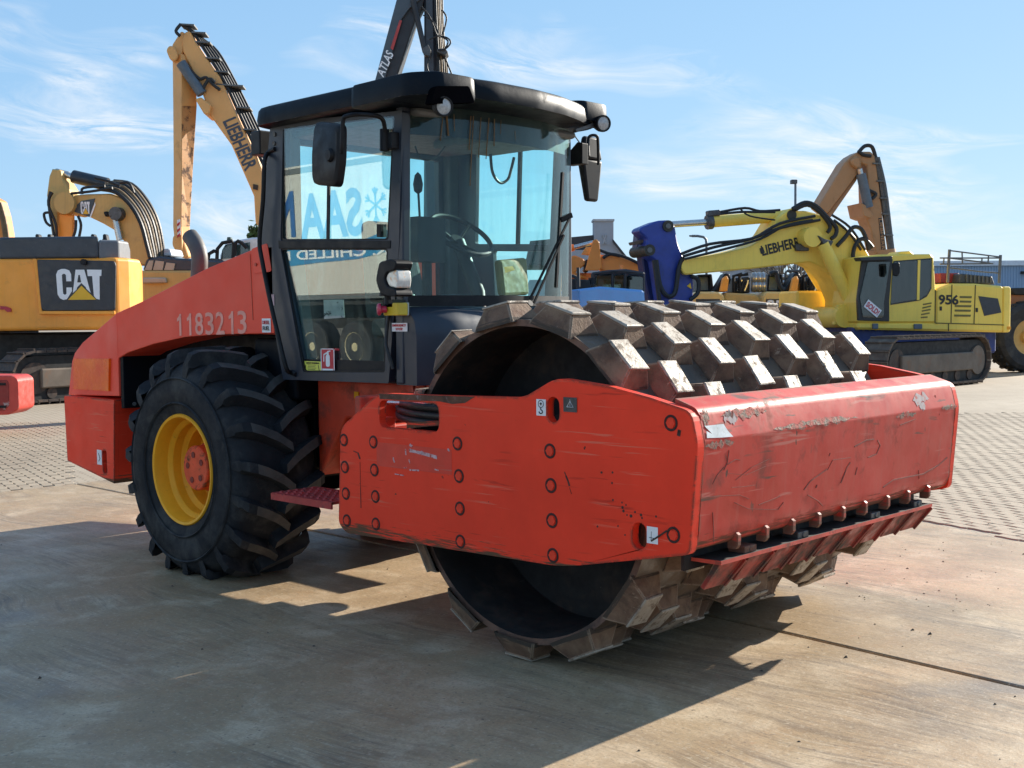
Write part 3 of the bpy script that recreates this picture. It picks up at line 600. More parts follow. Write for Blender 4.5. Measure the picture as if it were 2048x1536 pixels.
# --- hitch and chassis
b = MB(); b.box(-1.75, -1.05, -.24, .24, .52, .98); b.cyl((-1.45, 0, .40), (-1.45, 0, 1.15), .13, .13, 20); b.build('hitch', REDC, roller, bevel=.015)
for s in (-1, 1):
    MB().cyl((-1.9, s*.42, .78), (-1.45, s*.36, .76), .05, .05, 14).build('steering_cylinder', DSTEEL, roller, smooth=True)
    MB().cyl((-1.5, s*.36, .765), (-1.08, s*.30, .75), .026, .026, 12).build('steering_rod', STEEL, roller, smooth=True)
b = MB(); b.box(-3.25, -1.62, -.42, .42, .64, 1.20); b.box(-4.42, -3.25, -.42, .42, .34, 1.20); b.build('chassis', FENDER, roller, bevel=.02)
b = MB(); b.prism([(-2.22, 1.23), (-1.22, 1.23), (-1.22, 1.10), (-1.30, 1.04), (-1.95, 1.00), (-2.22, .62)], 'y', -.56, .56); b.box(-1.95, -1.55, -.50, .50, .66, 1.02); b.build('cab_base', REDC, roller, bevel=.015)
p = atY(713, 790, -.565); MB().box(p.x-.02, p.x+.02, -.568, -.56, p.z-.02, p.z+.02).build('reflector', pbr('amber_small', (.7, .30, .01), .2, coat=.5), roller)
b = MB(); b.prism(rrect(-1.24, -.96, 1.17, 1.27, .03), 'y', -.66, -.64, [rrect(-1.21, -1.10, 1.19, 1.25, .02), rrect(-1.07, -.99, 1.21, 1.25, .015)]); b.box(-1.24, -.98, -.66, -.3, 1.16, 1.175); b.build('hose_guard', REDC, roller, bevel=.004)

# --- foot step on the hitch side
b = MB(); y0 = -1.10
t0, t1 = atY(537, 988, -1.10), atY(672, 992, -1.10); zs = .60
b.box(-1.92, -1.36, -1.12, -.80, zs, zs+.014); b.box(-1.92, -1.36, -1.125, -1.115, zs-.025, zs+.012)
for i in range(9):
    for k in range(5): b.cyl((-1.88+.058*i, -1.08+.055*k, zs+.014), (-1.88+.058*i, -1.08+.055*k, zs+.022), .014, .010, 6)
st = b.build('step', pbr('step_red', (.42, .035, .03), .55, var=.2, scale=9, dirt=((.12, .05, .04), .52, .7, 20)), roller)
b = MB(); b.prism(fillet([(-1.36, .60), (-1.14, .60), (-1.14, .80), (-1.28, .80), (-1.30, .68), (-1.36, .66)], .02), 'y', -1.02, -.98); b.build('step_bracket', RED, st, bevel=.003)
MB().cyl((-1.21, -1.03, .755), (-1.21, -.97, .755), .020, .020, 12).build('rubber_buffer', HOSE, st)
b = MB(); b.prism(fillet([(-1.36, .60), (-1.18, .60), (-1.14, .44), (-1.24, .46), (-1.28, .54), (-1.36, .56)], .02), 'y', -.95, -.90); b.build('step_arm', DSTEEL, st)

MB().box(-2.15, -1.62, .80, 1.12, .60, .614).build('step', MATS['step_red'], roller)
# --- wheels
HZ, WB, YW = .6658, 2.8845, 1.1254
def wheel(s):
    ax = (-WB, s*(YW+.012), HZ); d = (0, -s, 0)
    b = MB()
    prof = [(.335, .07), (.348, .022), (.40, .004), (.47, -.010), (.55, -.008), (.61, .014), (.648, .048), (.668, .085), (.682, .15), (.69, .30), (.682, .45), (.668, .515), (.648, .552), (.61, .586), (.55, .605), (.47, .605), (.40, .595), (.348, .575), (.335, .53)]
    b.lathe(prof, ax, d, 96)
    for r_, w_ in ((.42, .004), (.575, .005)):
        b.lathe([(r_-.008, -.009), (r_, -.017), (r_+.008, -.009)], ax, d, 96)
    N_ = 19
    for i in range(N_):
        for side in (0, 1):
            base = 2*math.pi*(i+.5*side)/N_+.10
            path = [(.000, .575, .020, .55), (.010, .680, .010, .85), (.030, .735, .0, 1), (.075, .757, -.015, 1), (.14, .763, -.04, 1), (.24, .767, -.09, 1), (.33, .769, -.155, .9)]
            vs = []
            for (h, r_, ph, k) in path:
                hh = h if side == 0 else .60-h
                for (dr, wd) in ((-.085, .056), (0, .036)):
                    rr_ = r_+dr
                    if h < .02: rr_ = r_+dr*.3
                    for sg in (-1, 1):
                        a_ = base+ph*1.35+sg*wd*k/.75/1.25
                        # front of the wheel is +x; lugs lean forward-down towards the middle
                        vs.append((-WB+rr_*math.cos(a_), s*(YW+.012-hh), HZ+rr_*math.sin(a_)))
            fs = []
            for q in range(len(path)-1):
                o_ = q*4; n_ = o_+4
                fs += [(o_+2, o_+3, n_+3, n_+2), (o_, o_+2, n_+2, n_), (o_+1, n_+1, n_+3, o_+3)]
            fs += [(0, 1, 3, 2), (len(vs)-4, len(vs)-2, len(vs)-1, len(vs)-3)]
            b.add(vs, fs)
            for q in range(3, len(path)-1): b.m[-len(fs)+3*q] = 1
    for p in b.v:       # the load flattens the tread on the ground
        if p.z < .004:
            p.z = .004+.002*math.sin(p.x*60)*0
    ty = b.build('tyre', [RUBBER, RUBTOP], roller, smooth=True, angle=26)
    b = MB()
    b.lathe([(.347, .030), (.352, .018), (.346, .008), (.330, .012), (.322, .035), (.316, .10), (.296, .115), (.290, .125), (.288, .18), (.270, .20), (.262, .205), (.256, .29), (.235, .315), (.17, .318), (.05, .318)], ax, d, 72)
    rim = b.build('rim', RIMY, ty, smooth=True, angle=28)
    b = MB(); b.lathe([(.155, .32), (.155, .20), (.142, .185), (.142, .118), (.134, .110), (.001, .110)], ax, d, 40)
    hub = b.build('hub', pbr('hub_red', (.78, .095, .035), .5, var=.15, scale=8, spec=.25, dirt=((.14, .06, .03), .52, .66, 12)), rim, smooth=True, angle=30)
    b = MB()
    for k in range(5):
        a_ = 2*math.pi*k/5+.5; c_ = Vector((-WB+.085*math.cos(a_), s*(YW+.012-.108), HZ+.085*math.sin(a_)))
        b.cyl(c_, c_+Vector((0, -s*.001, 0))+Vector((0, s*.003, 0)), .020, .020, 14)
    b.build('hub_hole', pbr('hub_dark', (.20, .022, .014), .6), rim)
    for k in range(10):
        a_ = 2*math.pi*k/10+.25; c_ = Vector((-WB+.205*math.cos(a_), s*(YW+.012-.318), HZ+.205*math.sin(a_)))
        MB().cyl(c_, c_+Vector((0, s*.035, 0)), .020, .018, 6).build('wheel_nut', BLACK, rim)
wheel(-1); wheel(1)
MB().cyl((-WB, -.55, HZ), (-WB, .55, HZ), .16, .16, 20).build('axle', FENDER, roller)

# --- engine hood, rear frame, liners
YH = -.75
XS = atY(237, 750, YH).x
mx = xz([(548, 667), (438, 669), (370, 674), (307, 688), (256, 705), (243, 715)], YH)
front = [(mx[0][0], 2.05)]+[(p[0], p[1]) for p in xz([(512, 496), (413, 537), (282, 604), (236, 626)], YH)]
front[-1] = (XS, front[-1][1])
side = front+[(XS, atY(239, 722, YH).z)]+[(XS+.012, mx[-1][1]-.005)]+list(reversed(mx[:-1]))
b = MB(); b.prism(side, 'y', YH, -YH)
def on_tail(px, py):
    p = atY(px, py, YH); 
    for _ in range(4): y = YH*(1-.11*min(1, max(0, (XS-p.x)/.85))); p = atY(px, py, y)
    return p
tl = [(p.x, p.z) for p in (on_tail(*k) for k in ((236, 626), (200, 655), (165, 685), (150, 705), (144, 722), (137, 790), (234, 792)))]
tl[0] = (XS, front[-1][1]); tl[-1] = (XS, tl[-1][1])
n0 = len(b.v); b.prism(tl, 'y', YH, -YH)
for p in b.v[n0:]:
    if p.x < XS-.01: p.y *= 1-.11*min(1, (XS-p.x)/.85)
hood = b.build('engine_hood', REDH, roller, bevel=.028, seg=3)
# tail lamp set flush in the rear corner
q = [on_tail(*k) for k in ((151, 717), (222, 717), (221, 782), (151, 778))]
nrm = (q[1]-q[0]).cross(q[2]-q[1]).normalized(); nrm = nrm if nrm.y < 0 else -nrm
b = MB(); b.hexa([k-nrm*.01 for k in q]+[k+nrm*.017 for k in q]); b.build('tail_lamp', AMBER, roller, bevel=.001)
MB().bar(atY(500, 508, YH-.001), atY(506, 640, YH-.001), .004, .006).build('hood_seam', REDC, hood)
dp = xz([(502, 498), (534, 486), (543, 543), (508, 547)], YH-.004)
b = MB().prism(fillet(dp, .02), 'y', YH-.004, YH); b.build('access_panel', REDH, hood, bevel=.002)
p = atY(512, 529, YH-.006); MB().cyl((p.x, YH-.003, p.z), (p.x, YH-.012, p.z), .012, .010, 8).build('panel_latch', REDC, hood)
p0_, p1_ = atY(349, 650, YH), atY(496, 644, YH)
for i_, ch in enumerate('1183213'):
    f_ = (i_+.5)/7; w7 = (p1_-p0_).length/7
    if ch == '1':
        q_ = p0_.lerp(p1_, f_); MB().prism([(q_.x+w7*x_, q_.z+.148*z_) for x_, z_ in ((.02, -.5), (.22, -.5), (.22, .5), (.08, .5), (-.02, .38), (-.20, .28), (-.20, .14), (.02, .22))], 'y', YH-.0025, YH-.0005).build('digit', NUMP, hood)
    else: text('digit', ch, p0_.lerp(p1_, f_)+Vector((0, -.001, 0)), (p1_-p0_), (0, 0, 1), w7*(.50 if ch == '1' else .80), .148, NUMP, hood, .012, 0, .001)
dd, cx, cz, w_, h_ = decal('fuel_decal', 524, 637, 542, 665, YH-.003, STICK, hood)
text('fuel_text', 'DIESEL', (cx, YH-.005, cz+h_*.22), (1, 0, 0), (0, 0, 1), w_*.8, h_*.26, REDPR, dd); text('fuel_text', 'FUEL', (cx, YH-.005, cz-h_*.2), (1, 0, 0), (0, 0, 1), w_*.75, h_*.3, BLKPR, dd)

rf = xz([(128, 792), (228, 800), (228, 967), (135, 921)], -.77)
slot = rrect(atY(205, 900, -.77).x, atY(213, 900, -.77).x, atY(205, 946, -.77).z, atY(205, 900, -.77).z, .02)
b = MB().prism(rf, 'y', -.77, -.735, [slot]); b.prism([(x, z) for x, z in rf], 'y', -.735+.0005, .77)
rfo = b.build('rear_frame', RED, roller)
MB().box(slot[0][0]-.06, slot[0][0]+.01, -.7349, -.7340, atY(205, 948, -.77).z, atY(205, 898, -.77).z).build('slot_shade_plate', BLACK, rfo)  # black plate stands in for the shade inside the slot
dd, cx, cz, w_, h_ = decal('tie_decal', 194, 899, 204, 930, -.772, STICK, rfo)
b = MB(); b.tube([(cx-.01, -.774, cz+.03), (cx+.012, -.774, cz-.01), (cx-.01, -.774, cz-.03)], .003, 4); b.build('tie_symbol', BLKPR, dd)
b = MB(); b.box(XS+.004, XS+.05, YH+.012, -.43, .96, 1.40); b.box(XS+.02, -2.42, -.44, -.42, .60, 1.50)
b.box(XS+.02, -2.42, YH+.03, -.44, 1.49, 1.505) if False else None
lin = b.build('wheel_arch_liner', FENDER, roller, bevel=.006)
p = atY(263, 817, -.7); MB().cyl((XS+.05, -.66, .99), (XS+.06, -.66, .99), .014, .014, 8).build('liner_bolt', GREYP, lin)
b = MB(); b.box(-2.75, -2.30, -.66, -.42, 1.10, 1.48); b.build('battery_box', FENDER, roller, bevel=.02)
# exhaust
e0, e1, e2, e3 = atY(398, 560, -.35), atY(399, 515, -.35), atY(392, 490, -.35), atY(380, 472, -.35)
b = MB().tube(smoothpts([(e0.x, -.35, 1.60), (e0.x, -.35, e0.z), (e1.x, -.35, e1.z), (e2.x, -.35, e2.z), (e3.x, -.35, e3.z)], 5), .060, 18)
b.build('exhaust_pipe', GREYPIPE, roller, smooth=True, angle=50)
MB().cyl((e3.x+.004, -.35, e3.z-.002), (e3.x-.006, -.35, e3.z+.010), .053, .051, 16).build('exhaust_mouth', BLACK, roller)
# --- cab
YC, YR = -.75, .68
def plate(name, outer, Y0, Y1, mat, parent, holes=(), r_=0, hr=.02, bevel=.006):
    o = xz(outer, Y0); o = fillet(o, r_) if r_ else o
    return MB().prism(o, 'y', Y0, Y1, [fillet(xz(h, Y0), hr) for h in holes]).build(name, mat, parent, bevel=bevel)
UP = [(566, 256), (789, 231), (777, 480), (561, 482)]; LO = [(561, 497), (776, 497), (770, 745), (606, 745)]
cab = plate('cab_frame', [(541, 246), (804, 221), (798, 490), (777, 767), (566, 759), (519, 485)], YC, YC+.05, CABP, roller, [UP, LO], .012)
def door_pane(pts):
    b = MB().prism(xz(pts, YC+.023), 'y', YC+.021, YC+.025)
    for p in b.v: p.y -= (p.z-2.0)*math.tan(rad(1.35))
    b.build('door_pane', GLASSD, cab)
door_pane([(560, 250), (795, 226), (782, 488), (556, 488)]); door_pane([(556, 491), (781, 491), (774, 756), (602, 752)])
plate('window_rail', [(556, 481), (781, 481), (780, 497), (557, 497)], YC-.004, YC+.012, BLACK, cab, bevel=.003)
plate('window_rail', [(655, 270), (661, 270), (658, 482), (652, 482)], YC+.012, YC+.019, BLACK, cab, bevel=.002)
plate('sill_band', [(600, 718), (771, 722), (770, 749), (604, 747)], YC+.028, YC+.034, BLACK, cab, bevel=0)
plate('gasket', [(562, 252), (793, 227), (781, 484), (557, 485)], YC+.006, YC+.018, BLACK, cab, [[(569, 259), (786, 235), (774, 477), (565, 478)]], bevel=0)
plate('gasket', [(557, 495), (780, 495), (774, 750), (602, 750)], YC+.006, YC+.018, BLACK, cab, [[(564, 500), (773, 500), (767, 741), (609, 741)]], bevel=0)
plate('pane_latch', [(753, 448), (761, 448), (761, 474), (753, 474)], YC-.004, YC+.019, BLACK, cab, bevel=.002)
# bolts and handrail on the rear post
for x, y in ((551, 249), (550, 269), (549, 287)):
    p = atY(x, y, YC); MB().cyl((p.x, YC, p.z), (p.x, YC-.008, p.z), .014, .013, 8).build('post_bolt', DSTEEL, cab)
hp = [(550, 298), (536, 306), (529, 325), (526, 400), (519, 480), (524, 520), (541, 605), (556, 670), (572, 735), (582, 745), (592, 749)]
MB().tube(smoothpts([atY(x, y, YC-.055 if 1 < i < 9 else YC-.005) for i, (x, y) in enumerate(hp)], 4), .014, 10).build('handrail', BLACK, cab, smooth=True)
dd, cx, cz, w_, h_ = decal('post_decal', 542, 589, 549, 611, YC-.002, pbr('decal_pink', (.62, .42, .44), .6), cab)
# door decals
dd, cx, cz, w_, h_ = decal('extinguisher_decal', 642, 697, 670, 748, YC+.0185, REDPR, cab)
b = MB(); yy = YC+.0155
for (x0, x1, z0, z1) in ((-.5, .5, .47, .5), (-.5, .5, -.5, -.47), (-.5, -.45, -.5, .5), (.45, .5, -.5, .5), (-.4, .4, -.40, -.30)):
    b.box(cx+w_*x0, cx+w_*x1, yy, yy+.001, cz+h_*z0, cz+h_*z1)
b.prism(rrect(cx-w_*.13, cx+w_*.16, cz-h_*.22, cz+h_*.26, w_*.1), 'y', yy, yy+.001); b.box(cx-w_*.06, cx+w_*.09, yy, yy+.001, cz+h_*.26, cz+h_*.36)
b.bar((cx-w_*.02, yy, cz+h_*.34), (cx-w_*.26, yy, cz+h_*.26), .002, .008); b.bar((cx-w_*.26, yy, cz+h_*.28), (cx-w_*.28, yy, cz-h_*.02), .002, .007); b.bar((cx, yy, cz+h_*.38), (cx+w_*.22, yy, cz+h_*.41), .002, .007)
b.build('extinguisher_symbol', WHITE, dd)
dd, cx, cz, w_, h_ = decal('safety_decal', 607, 722, 643, 748, YC+.0185, LEMON, cab)
text('safety_text', 'SAFETY WARNING', (cx+.008, YC+.0165, cz+h_*.36), (1, 0, 0), (0, 0, 1), w_*.72, h_*.13, BLKPR, dd)
b = MB()
for k in range(5): b.box(cx-w_*.25, cx+w_*(.22-.05*(k % 2)), YC+.0165, YC+.0175, cz+h_*(.18-.12*k), cz+h_*(.215-.12*k))
b.bar((cx-w_*.4, YC+.017, cz-h_*.3), (cx-w_*.36, YC+.017, cz+h_*.2), .001, .006); b.bar((cx+w_*.4, YC+.017, cz-h_*.3), (cx+w_*.34, YC+.017, cz+h_*.2), .001, .006); b.build('safety_symbol', BLKPR, dd)
plate('paper_note', [(647, 600), (687, 599), (689, 635), (648, 638)], YC+.030, YC+.032, pbr('note_paper', (.36, .37, .33), .9, var=.2, scale=12, dirt=((.05, .05, .05), .55, .6, 16)), cab, bevel=0)

# windscreen: bowed in plan
def bow(y0, y1, xs, xm, n=12):
    return [(xs+(xm-xs)*(1-((2*i/n-1)**2)), y0+(y1-y0)*i/n) for i in range(n+1)]
def sheet(name, lo, hi, zl, zh, mat, parent, t=.006, smooth=True):
    n = len(lo); b = MB()
    vs = [(x, y, zl) for x, y in lo]+[(x, y, zh) for x, y in hi]+[(x-t, y, zl) for x, y in lo]+[(x-t, y, zh) for x, y in hi]
    fs = [(i, i+1, n+i+1, n+i) for i in range(n-1)]+[(2*n+i, 3*n+i, 3*n+i+1, 2*n+i+1) for i in range(n-1)]
    fs += [(i, 2*n+i, 2*n+i+1, i+1) for i in range(n-1)]+[(n+i, n+i+1, 3*n+i+1, 3*n+i) for i in range(n-1)]+[(0, n, 3*n, 2*n), (n-1, 3*n-1, 4*n-1, 2*n-1)]
    return b.add(vs, fs).build(name, mat, parent, smooth=smooth, angle=30)
ZB, ZT = 1.665, 2.775
lo, hi = bow(-.735, .625, -1.185, -1.03), bow(-.695, .655, -1.185, -1.05)
ws = sheet('windscreen', lo, hi, ZB, ZT, GLASS, roller)
def lerp(f): return [(a[0]+(b_[0]-a[0])*f, a[1]+(b_[1]-a[1])*f) for a, b_ in zip(lo, hi)]
off = lambda l, k: [(x+k, y) for x, y in l]
sheet('lower_band', off(lerp(0), .004), off(lerp(.06), .004), ZB, ZB+.06, BLACK, ws, .003)
MB().bar((-1.205, -.735, 1.24), (-1.205, -.705, 2.76), .055, .06, (1, 0, 0)).build('cab_post', CABP, cab, bevel=.008)
MB().bar((-1.225, .655, 1.24), (-1.225, .655, 2.76), .05, .05, (1, 0, 0)).build('cab_post', CABP, cab, bevel=.008)
MB().bar((-2.32, .64, 1.24), (-2.28, .64, 2.76), .09, .11, (1, 0, 0)).build('cab_post', GREYP, cab, bevel=.01)
b = MB(); b.prism([(-2.36, 2.76), (-2.26, 2.76), (-2.26, 2.05), (-2.10, 1.24), (-2.20, 1.24), (-2.36, 2.05)], 'y', -.70, -.62); b.build('cab_post', GREYP, cab, bevel=.01)
# far side and rear wall
far = plate('far_door', [(905, 236), (1124, 250), (1112, 640), (905, 640)], YR, YR+.04, CABP, cab, [[(952, 297), (1107, 300), (1099, 488), (949, 488)], [(985, 502), (1094, 503), (1088, 600), (990, 600)]], bevel=.005)
plate('far_pane', [(945, 290), (1113, 293), (1104, 495), (942, 495)], YR+.015, YR+.020, GLASS, far, bevel=0)
plate('far_pane', [(980, 497), (1100, 498), (1094, 606), (985, 606)], YR+.015, YR+.020, GLASS, far, bevel=0)
plate('mullion', [(1036, 300), (1042, 300), (1037, 488), (1031, 488)], YR-.005, YR+.012, BLACK, far, bevel=0)
yh = .55
b = MB(); b.prism([(-.70, 1.24), (.62, 1.24), (.62, 2.76), (-.70, 2.76)], 'x', -2.335, -2.29, [[(-.60, 1.75), (yh, 1.75), (yh, 2.67), (-.60, 2.67)]]); rw = b.build('rear_wall', CABP, cab, bevel=.004)
MB().box(-2.315, -2.310, -.62, yh+.02, 1.73, 2.69).build('rear_pane', GLASS, rw)
MB().box(-2.30, -1.10, -.69, .66, 1.235, 1.262).build('cab_floor', BLACK, cab)
MB().box(-2.28, -1.12, -.68, .64, 2.70, 2.745).build('headliner', GREYP, cab, bevel=.02)
# cowl panels below the windscreen
def cowl(y0, y1, xm):
    prof = [(-.0, 1.235), (-.0, 1.50), (-.012, 1.58), (-.05, 1.635), (-.10, 1.662)]
    b = MB(); n = 16; pl = []
    for i in range(n+1):
        y = y0+(y1-y0)*i/n; e = (y1-y)/.12 if y > y1-.12 else 1
        pl.append((xm-.16*(max(0, (y0+.30-y))/.30)**2*.55-.14*(1-max(0, e))**2, y))
    vs = [(x+dx, y, z) for (dx, z) in prof for x, y in pl]; k = n+1
    fs = [(r_*k+i, r_*k+i+1, (r_+1)*k+i+1, (r_+1)*k+i) for r_ in range(len(prof)-1) for i in range(n)]
    q0 = len(vs); vs += [(-1.24, y0, 1.235), (-1.24, y1, 1.235), (-1.24, y0, 1.662), (-1.24, y1, 1.662)]; m_ = len(prof)-1
    fs += [tuple([q0]+[r_*k for r_ in range(m_+1)]+[q0+2]), tuple([q0+1, q0+3]+[r_*k+n for r_ in range(m_, -1, -1)]), tuple([q0+2]+[m_*k+i for i in range(n+1)]+[q0+3]), tuple([q0, q0+1]+[i for i in range(n, -1, -1)]), (q0, q0+2, q0+3, q0+1)]
    return b.add(vs, fs).build('cowl', CABP, cab, smooth=True, angle=40)
cowl(-.752, -.10, -.985); cowl(.04, .66, -.99)
MB().box(-1.25, -1.10, -.12, .06, 1.24, 1.66).build('cowl_center', BLACK, cab, bevel=.01)
dd, cx, cz, w_, h_ = decal('stop_decal', 784, 646, 815, 663, -.757, STICK, cab)
text('stop_text', 'EMERGENCY', (cx, -.7595, cz+h_*.22), (1, 0, 0), (0, 0, 1), w_*.88, h_*.28, REDPR, dd, .02); text('stop_text', 'STOP', (cx, -.7595, cz-h_*.22), (1, 0, 0), (0, 0, 1), w_*.45, h_*.28, REDPR, dd, .02)
p0_, p1_ = atY(776, 632, YC-.03), atY(789, 735, YC-.03)
MB().tube(smoothpts([atY(777, 630, YC-.01), atY(772, 680, YC-.03), atY(776, 705, YC-.04), atY(786, 738, YC-.03)], 5), .010, 8).build('stop_cable', HOSE, cab, smooth=True)

# roof
ZR0, ZR1 = 2.765, 2.872
plan = [(-2.46, -.72), (-2.40, -.85), (-1.9, -.87), (-.95, -.87), (-.83, -.60), (-.80, -.40), (-.80, -.05), (-.84, .22), (-.92, .45), (-1.05, .74), (-1.9, .76), (-2.40, .74), (-2.46, .62)]
b = MB(); pl = fillet(plan, [.10, .10, 0, .1, .1, .05, .05, .05, .05, .1, 0, .1, .1])
def inset(pl, k, c=(-1.62, -.05)): return [(c[0]+(x-c[0])*k, c[1]+(y-c[1])*k) for x, y in pl]
lv = [(inset(pl, .985), ZR0-.004), (pl, ZR0), (inset(pl, 1.006), ZR0+.03), (inset(pl, .996), ZR1-.020), (inset(pl, .984), ZR1-.004), (inset(pl, .955), ZR1+.006), (inset(pl, .5), ZR1+.020)]
n = len(pl); vs = [(x, y, z+.010*max(0, -1.9-x)) for l, z in lv for x, y in l]
fs = [(r_*n+i, r_*n+(i+1) % n, (r_+1)*n+(i+1) % n, (r_+1)*n+i) for r_ in range(len(lv)-1) for i in range(n)]+[tuple(range(n)), tuple(range((len(lv)-1)*n, len(lv)*n))]
roof = b.add(vs, fs).build('cab_roof', ROOFP, roller, smooth=True, angle=35)
def pod(poly, z0, z1, name='roof_pod'):
    pl = fillet(poly, .05); c = (sum(p[0] for p in pl)/len(pl), sum(p[1] for p in pl)/len(pl)); n = len(pl)
    lv = [(inset(pl, .985, c), z0), (pl, z0+.02), (inset(pl, .985, c), z1-.018), (inset(pl, .96, c), z1-.004), (inset(pl, .90, c), z1)]
    vs = [(x, y, z) for l, z in lv for x, y in l]
    fs = [(r_*n+i, r_*n+(i+1) % n, (r_+1)*n+(i+1) % n, (r_+1)*n+i) for r_ in range(len(lv)-1) for i in range(n)]+[tuple(range(n)), tuple(range((len(lv)-1)*n, len(lv)*n))]
    return MB().add(vs, fs).build(name, ROOFP, roof, smooth=True, angle=35)
pn_ = pod([(-1.40, -.93), (-.90, -.95), (-.76, -.86), (-.755, -.58), (-.95, -.50), (-1.42, -.70)], 2.742, 2.862)
pod([(-1.50, .55), (-1.10, .42), (-.95, .50), (-.955, .74), (-1.05, .84), (-1.50, .82)], 2.79, 2.905)
# lamp recess and work lamps
b = MB(); q = [atX(862, 208, -.752), atX(872, 172, -.752), atX(938, 172, -.752), (atX(950, 205, -.752))]
b.prism(fillet([(p.y, p.z) for p in q], .015), 'x', -.80, -.7515); b.build('lamp_recess', pbr('recess_black', (.003, .003, .004), .9, spec=0), pn_)
def lamp(px, py, X, name='work_lamp'):
    p = atX(px, py, X); dr = Vector((.93, -.30, -.10)).normalized()
    b = MB(); b.lathe([(.02, -.075), (.036, -.065), (.049, -.03), (.052, .0), (.050, .012), (.043, .012), (.041, .004)], p, dr, 24)
    o_ = b.build(name, BLACK, roof, smooth=True, angle=30)
    b = MB(); b.lathe([(.042, .004), (.028, .009), (.001, .011)], p, dr, 24); b.build('lens', LAMPG, o_, smooth=True)
    b = MB(); b.bar(p+dr*-.05+Vector((0, 0, .04)), p+dr*-.06+Vector((0, 0, .11)), .03, .02, (1, 0, 0)); b.build('lamp_stem', BLACK, o_)
lamp(887, 213, -.76); lamp(1206, 247, -.93)
b = MB(); p0_, p1_ = atX(1020, 172, -1.15), atX(1108, 184, -1.15)
b.bar((-1.2, -.55, 2.905), (-1.2, .25, 2.905), .30, .02); b.build('roof_hatch', ROOFP, roof, bevel=.008)
MB().bar(atX(1150, 262, -1.0), atX(1185, 250, -.98), .02, .02).build('lamp_bracket', DSTEEL, roof)
# rear-side lamp box behind the roof edge
p = atY(521, 287, -.70); MB().box(p.x-.05, p.x+.05, -.74, -.64, p.z-.075, p.z+.075).build('rear_lamp', BLACK, roof, bevel=.008)

# mirrors
def mirror(cpx, Yp, w_, h_, yaw, tilt, name='mirror'):
    c = atY(*cpx, Yp); M_ = Matrix.Translation(c) @ Matrix.Rotation(yaw, 4, 'Z') @ Matrix.Rotation(tilt, 4, 'Y')
    b = MB(); o = fillet([(-w_*.46, -h_*.46), (w_*.40, -h_*.5), (w_*.5, -h_*.1), (w_*.48, h_*.42), (-w_*.42, h_*.5), (-w_*.5, h_*.0)], .04)
    n = len(o); sc_ = lambda k: [(x*k, z*k) for x, z in o]
    lv = [(.86, -.040), (.96, -.028), (1.0, -.008), (1.0, .01)]
    vs = [(x, y, z) for k, y in lv for x, z in sc_(k)]
    fs = [(r_*n+i, r_*n+(i+1) % n, (r_+1)*n+(i+1) % n, (r_+1)*n+i) for r_ in range(3) for i in range(n)]+[tuple(range(n)), tuple(range(3*n, 4*n))]
    b.add(vs, fs); b.lathe([(.001, -.060), (.03, -.058), (.038, -.045), (.04, -.035)], (w_*.22, 0, -h_*.03), (0, 1, 0), 14)
    b.xform(M_); ob = b.build(name, BLACK, roller, smooth=True, angle=35)
    b = MB(); b.add([(x*.93, .0105, z*.93) for x, z in o], [tuple(range(n))]); b.xform(M_); b.build('mirror_glass', MIRR, ob)
    return ob
YM = -1.0
m1 = mirror((661, 308), YM, .315, .36, rad(-8), rad(5))
arm = [atY(770, 275, -.80), atY(769, 252, -.82), atY(764, 238, -.85), atY(750, 231, -.90), atY(720, 229, -.96), atY(695, 232, -1.04), atY(686, 242, -1.05), atY(684, 290, -1.05), atY(684, 305, -1.04)]
MB().tube(smoothpts(arm, 5), .012, 10).build('mirror_arm', BLACK, m1, smooth=True)
b = MB(); a_ = atY(769, 258, -.80); c_ = atY(769, 302, -.80); b.cyl(c_, a_, .026, .026, 12); b.box(a_.x-.015, a_.x+.06, -.80, -.74, c_.z+.01, a_.z-.02); b.build('mirror_bracket', BLACK, m1, bevel=.004)
# far mirror, seen edge on
c = atY(1183, 335, .98)
b = MB(); b.hexa([c+Vector(v) for v in ((-.03, -.05, -.22), (.01, -.05, -.22), (.01, .06, -.22), (-.03, .06, -.22), (-.045, -.10, .05), (.015, -.10, .05), (.015, .10, .05), (-.045, .10, .05))])
b.hexa([c+Vector(v) for v in ((-.045, -.10, .05), (.015, -.10, .05), (.015, .10, .05), (-.045, .10, .05), (-.03, -.07, .20), (.005, -.07, .20), (.005, .07, .20), (-.03, .07, .20))])
m2 = b.build('mirror', BLACK, roller, bevel=.02, seg=3, smooth=True, angle=60)
b = MB(); p = atY(1158, 308, .78)
b.prism([(p.x-.07, p.z-.07), (p.x+.06, p.z-.07), (p.x+.06, p.z+.06), (p.x+.02, p.z+.07), (p.x-.07, p.z)], 'y', .74, .80); b.build('mirror_bracket', BLACK, m2, bevel=.004)
MB().tube(smoothpts([atY(1177, 312, .84), atY(1176, 285, .86), atY(1180, 272, .88), atY(1193, 272, .92), atY(1196, 285, .95), atY(1197, 330, .97)], 5), .010, 8).build('mirror_arm', BLACK, m2, smooth=True)
MB().tube(smoothpts([atY(1143, 250, .70), atY(1150, 272, .72), atY(1165, 292, .78)], 5), .004, 6).build('cable', HOSE, m2)

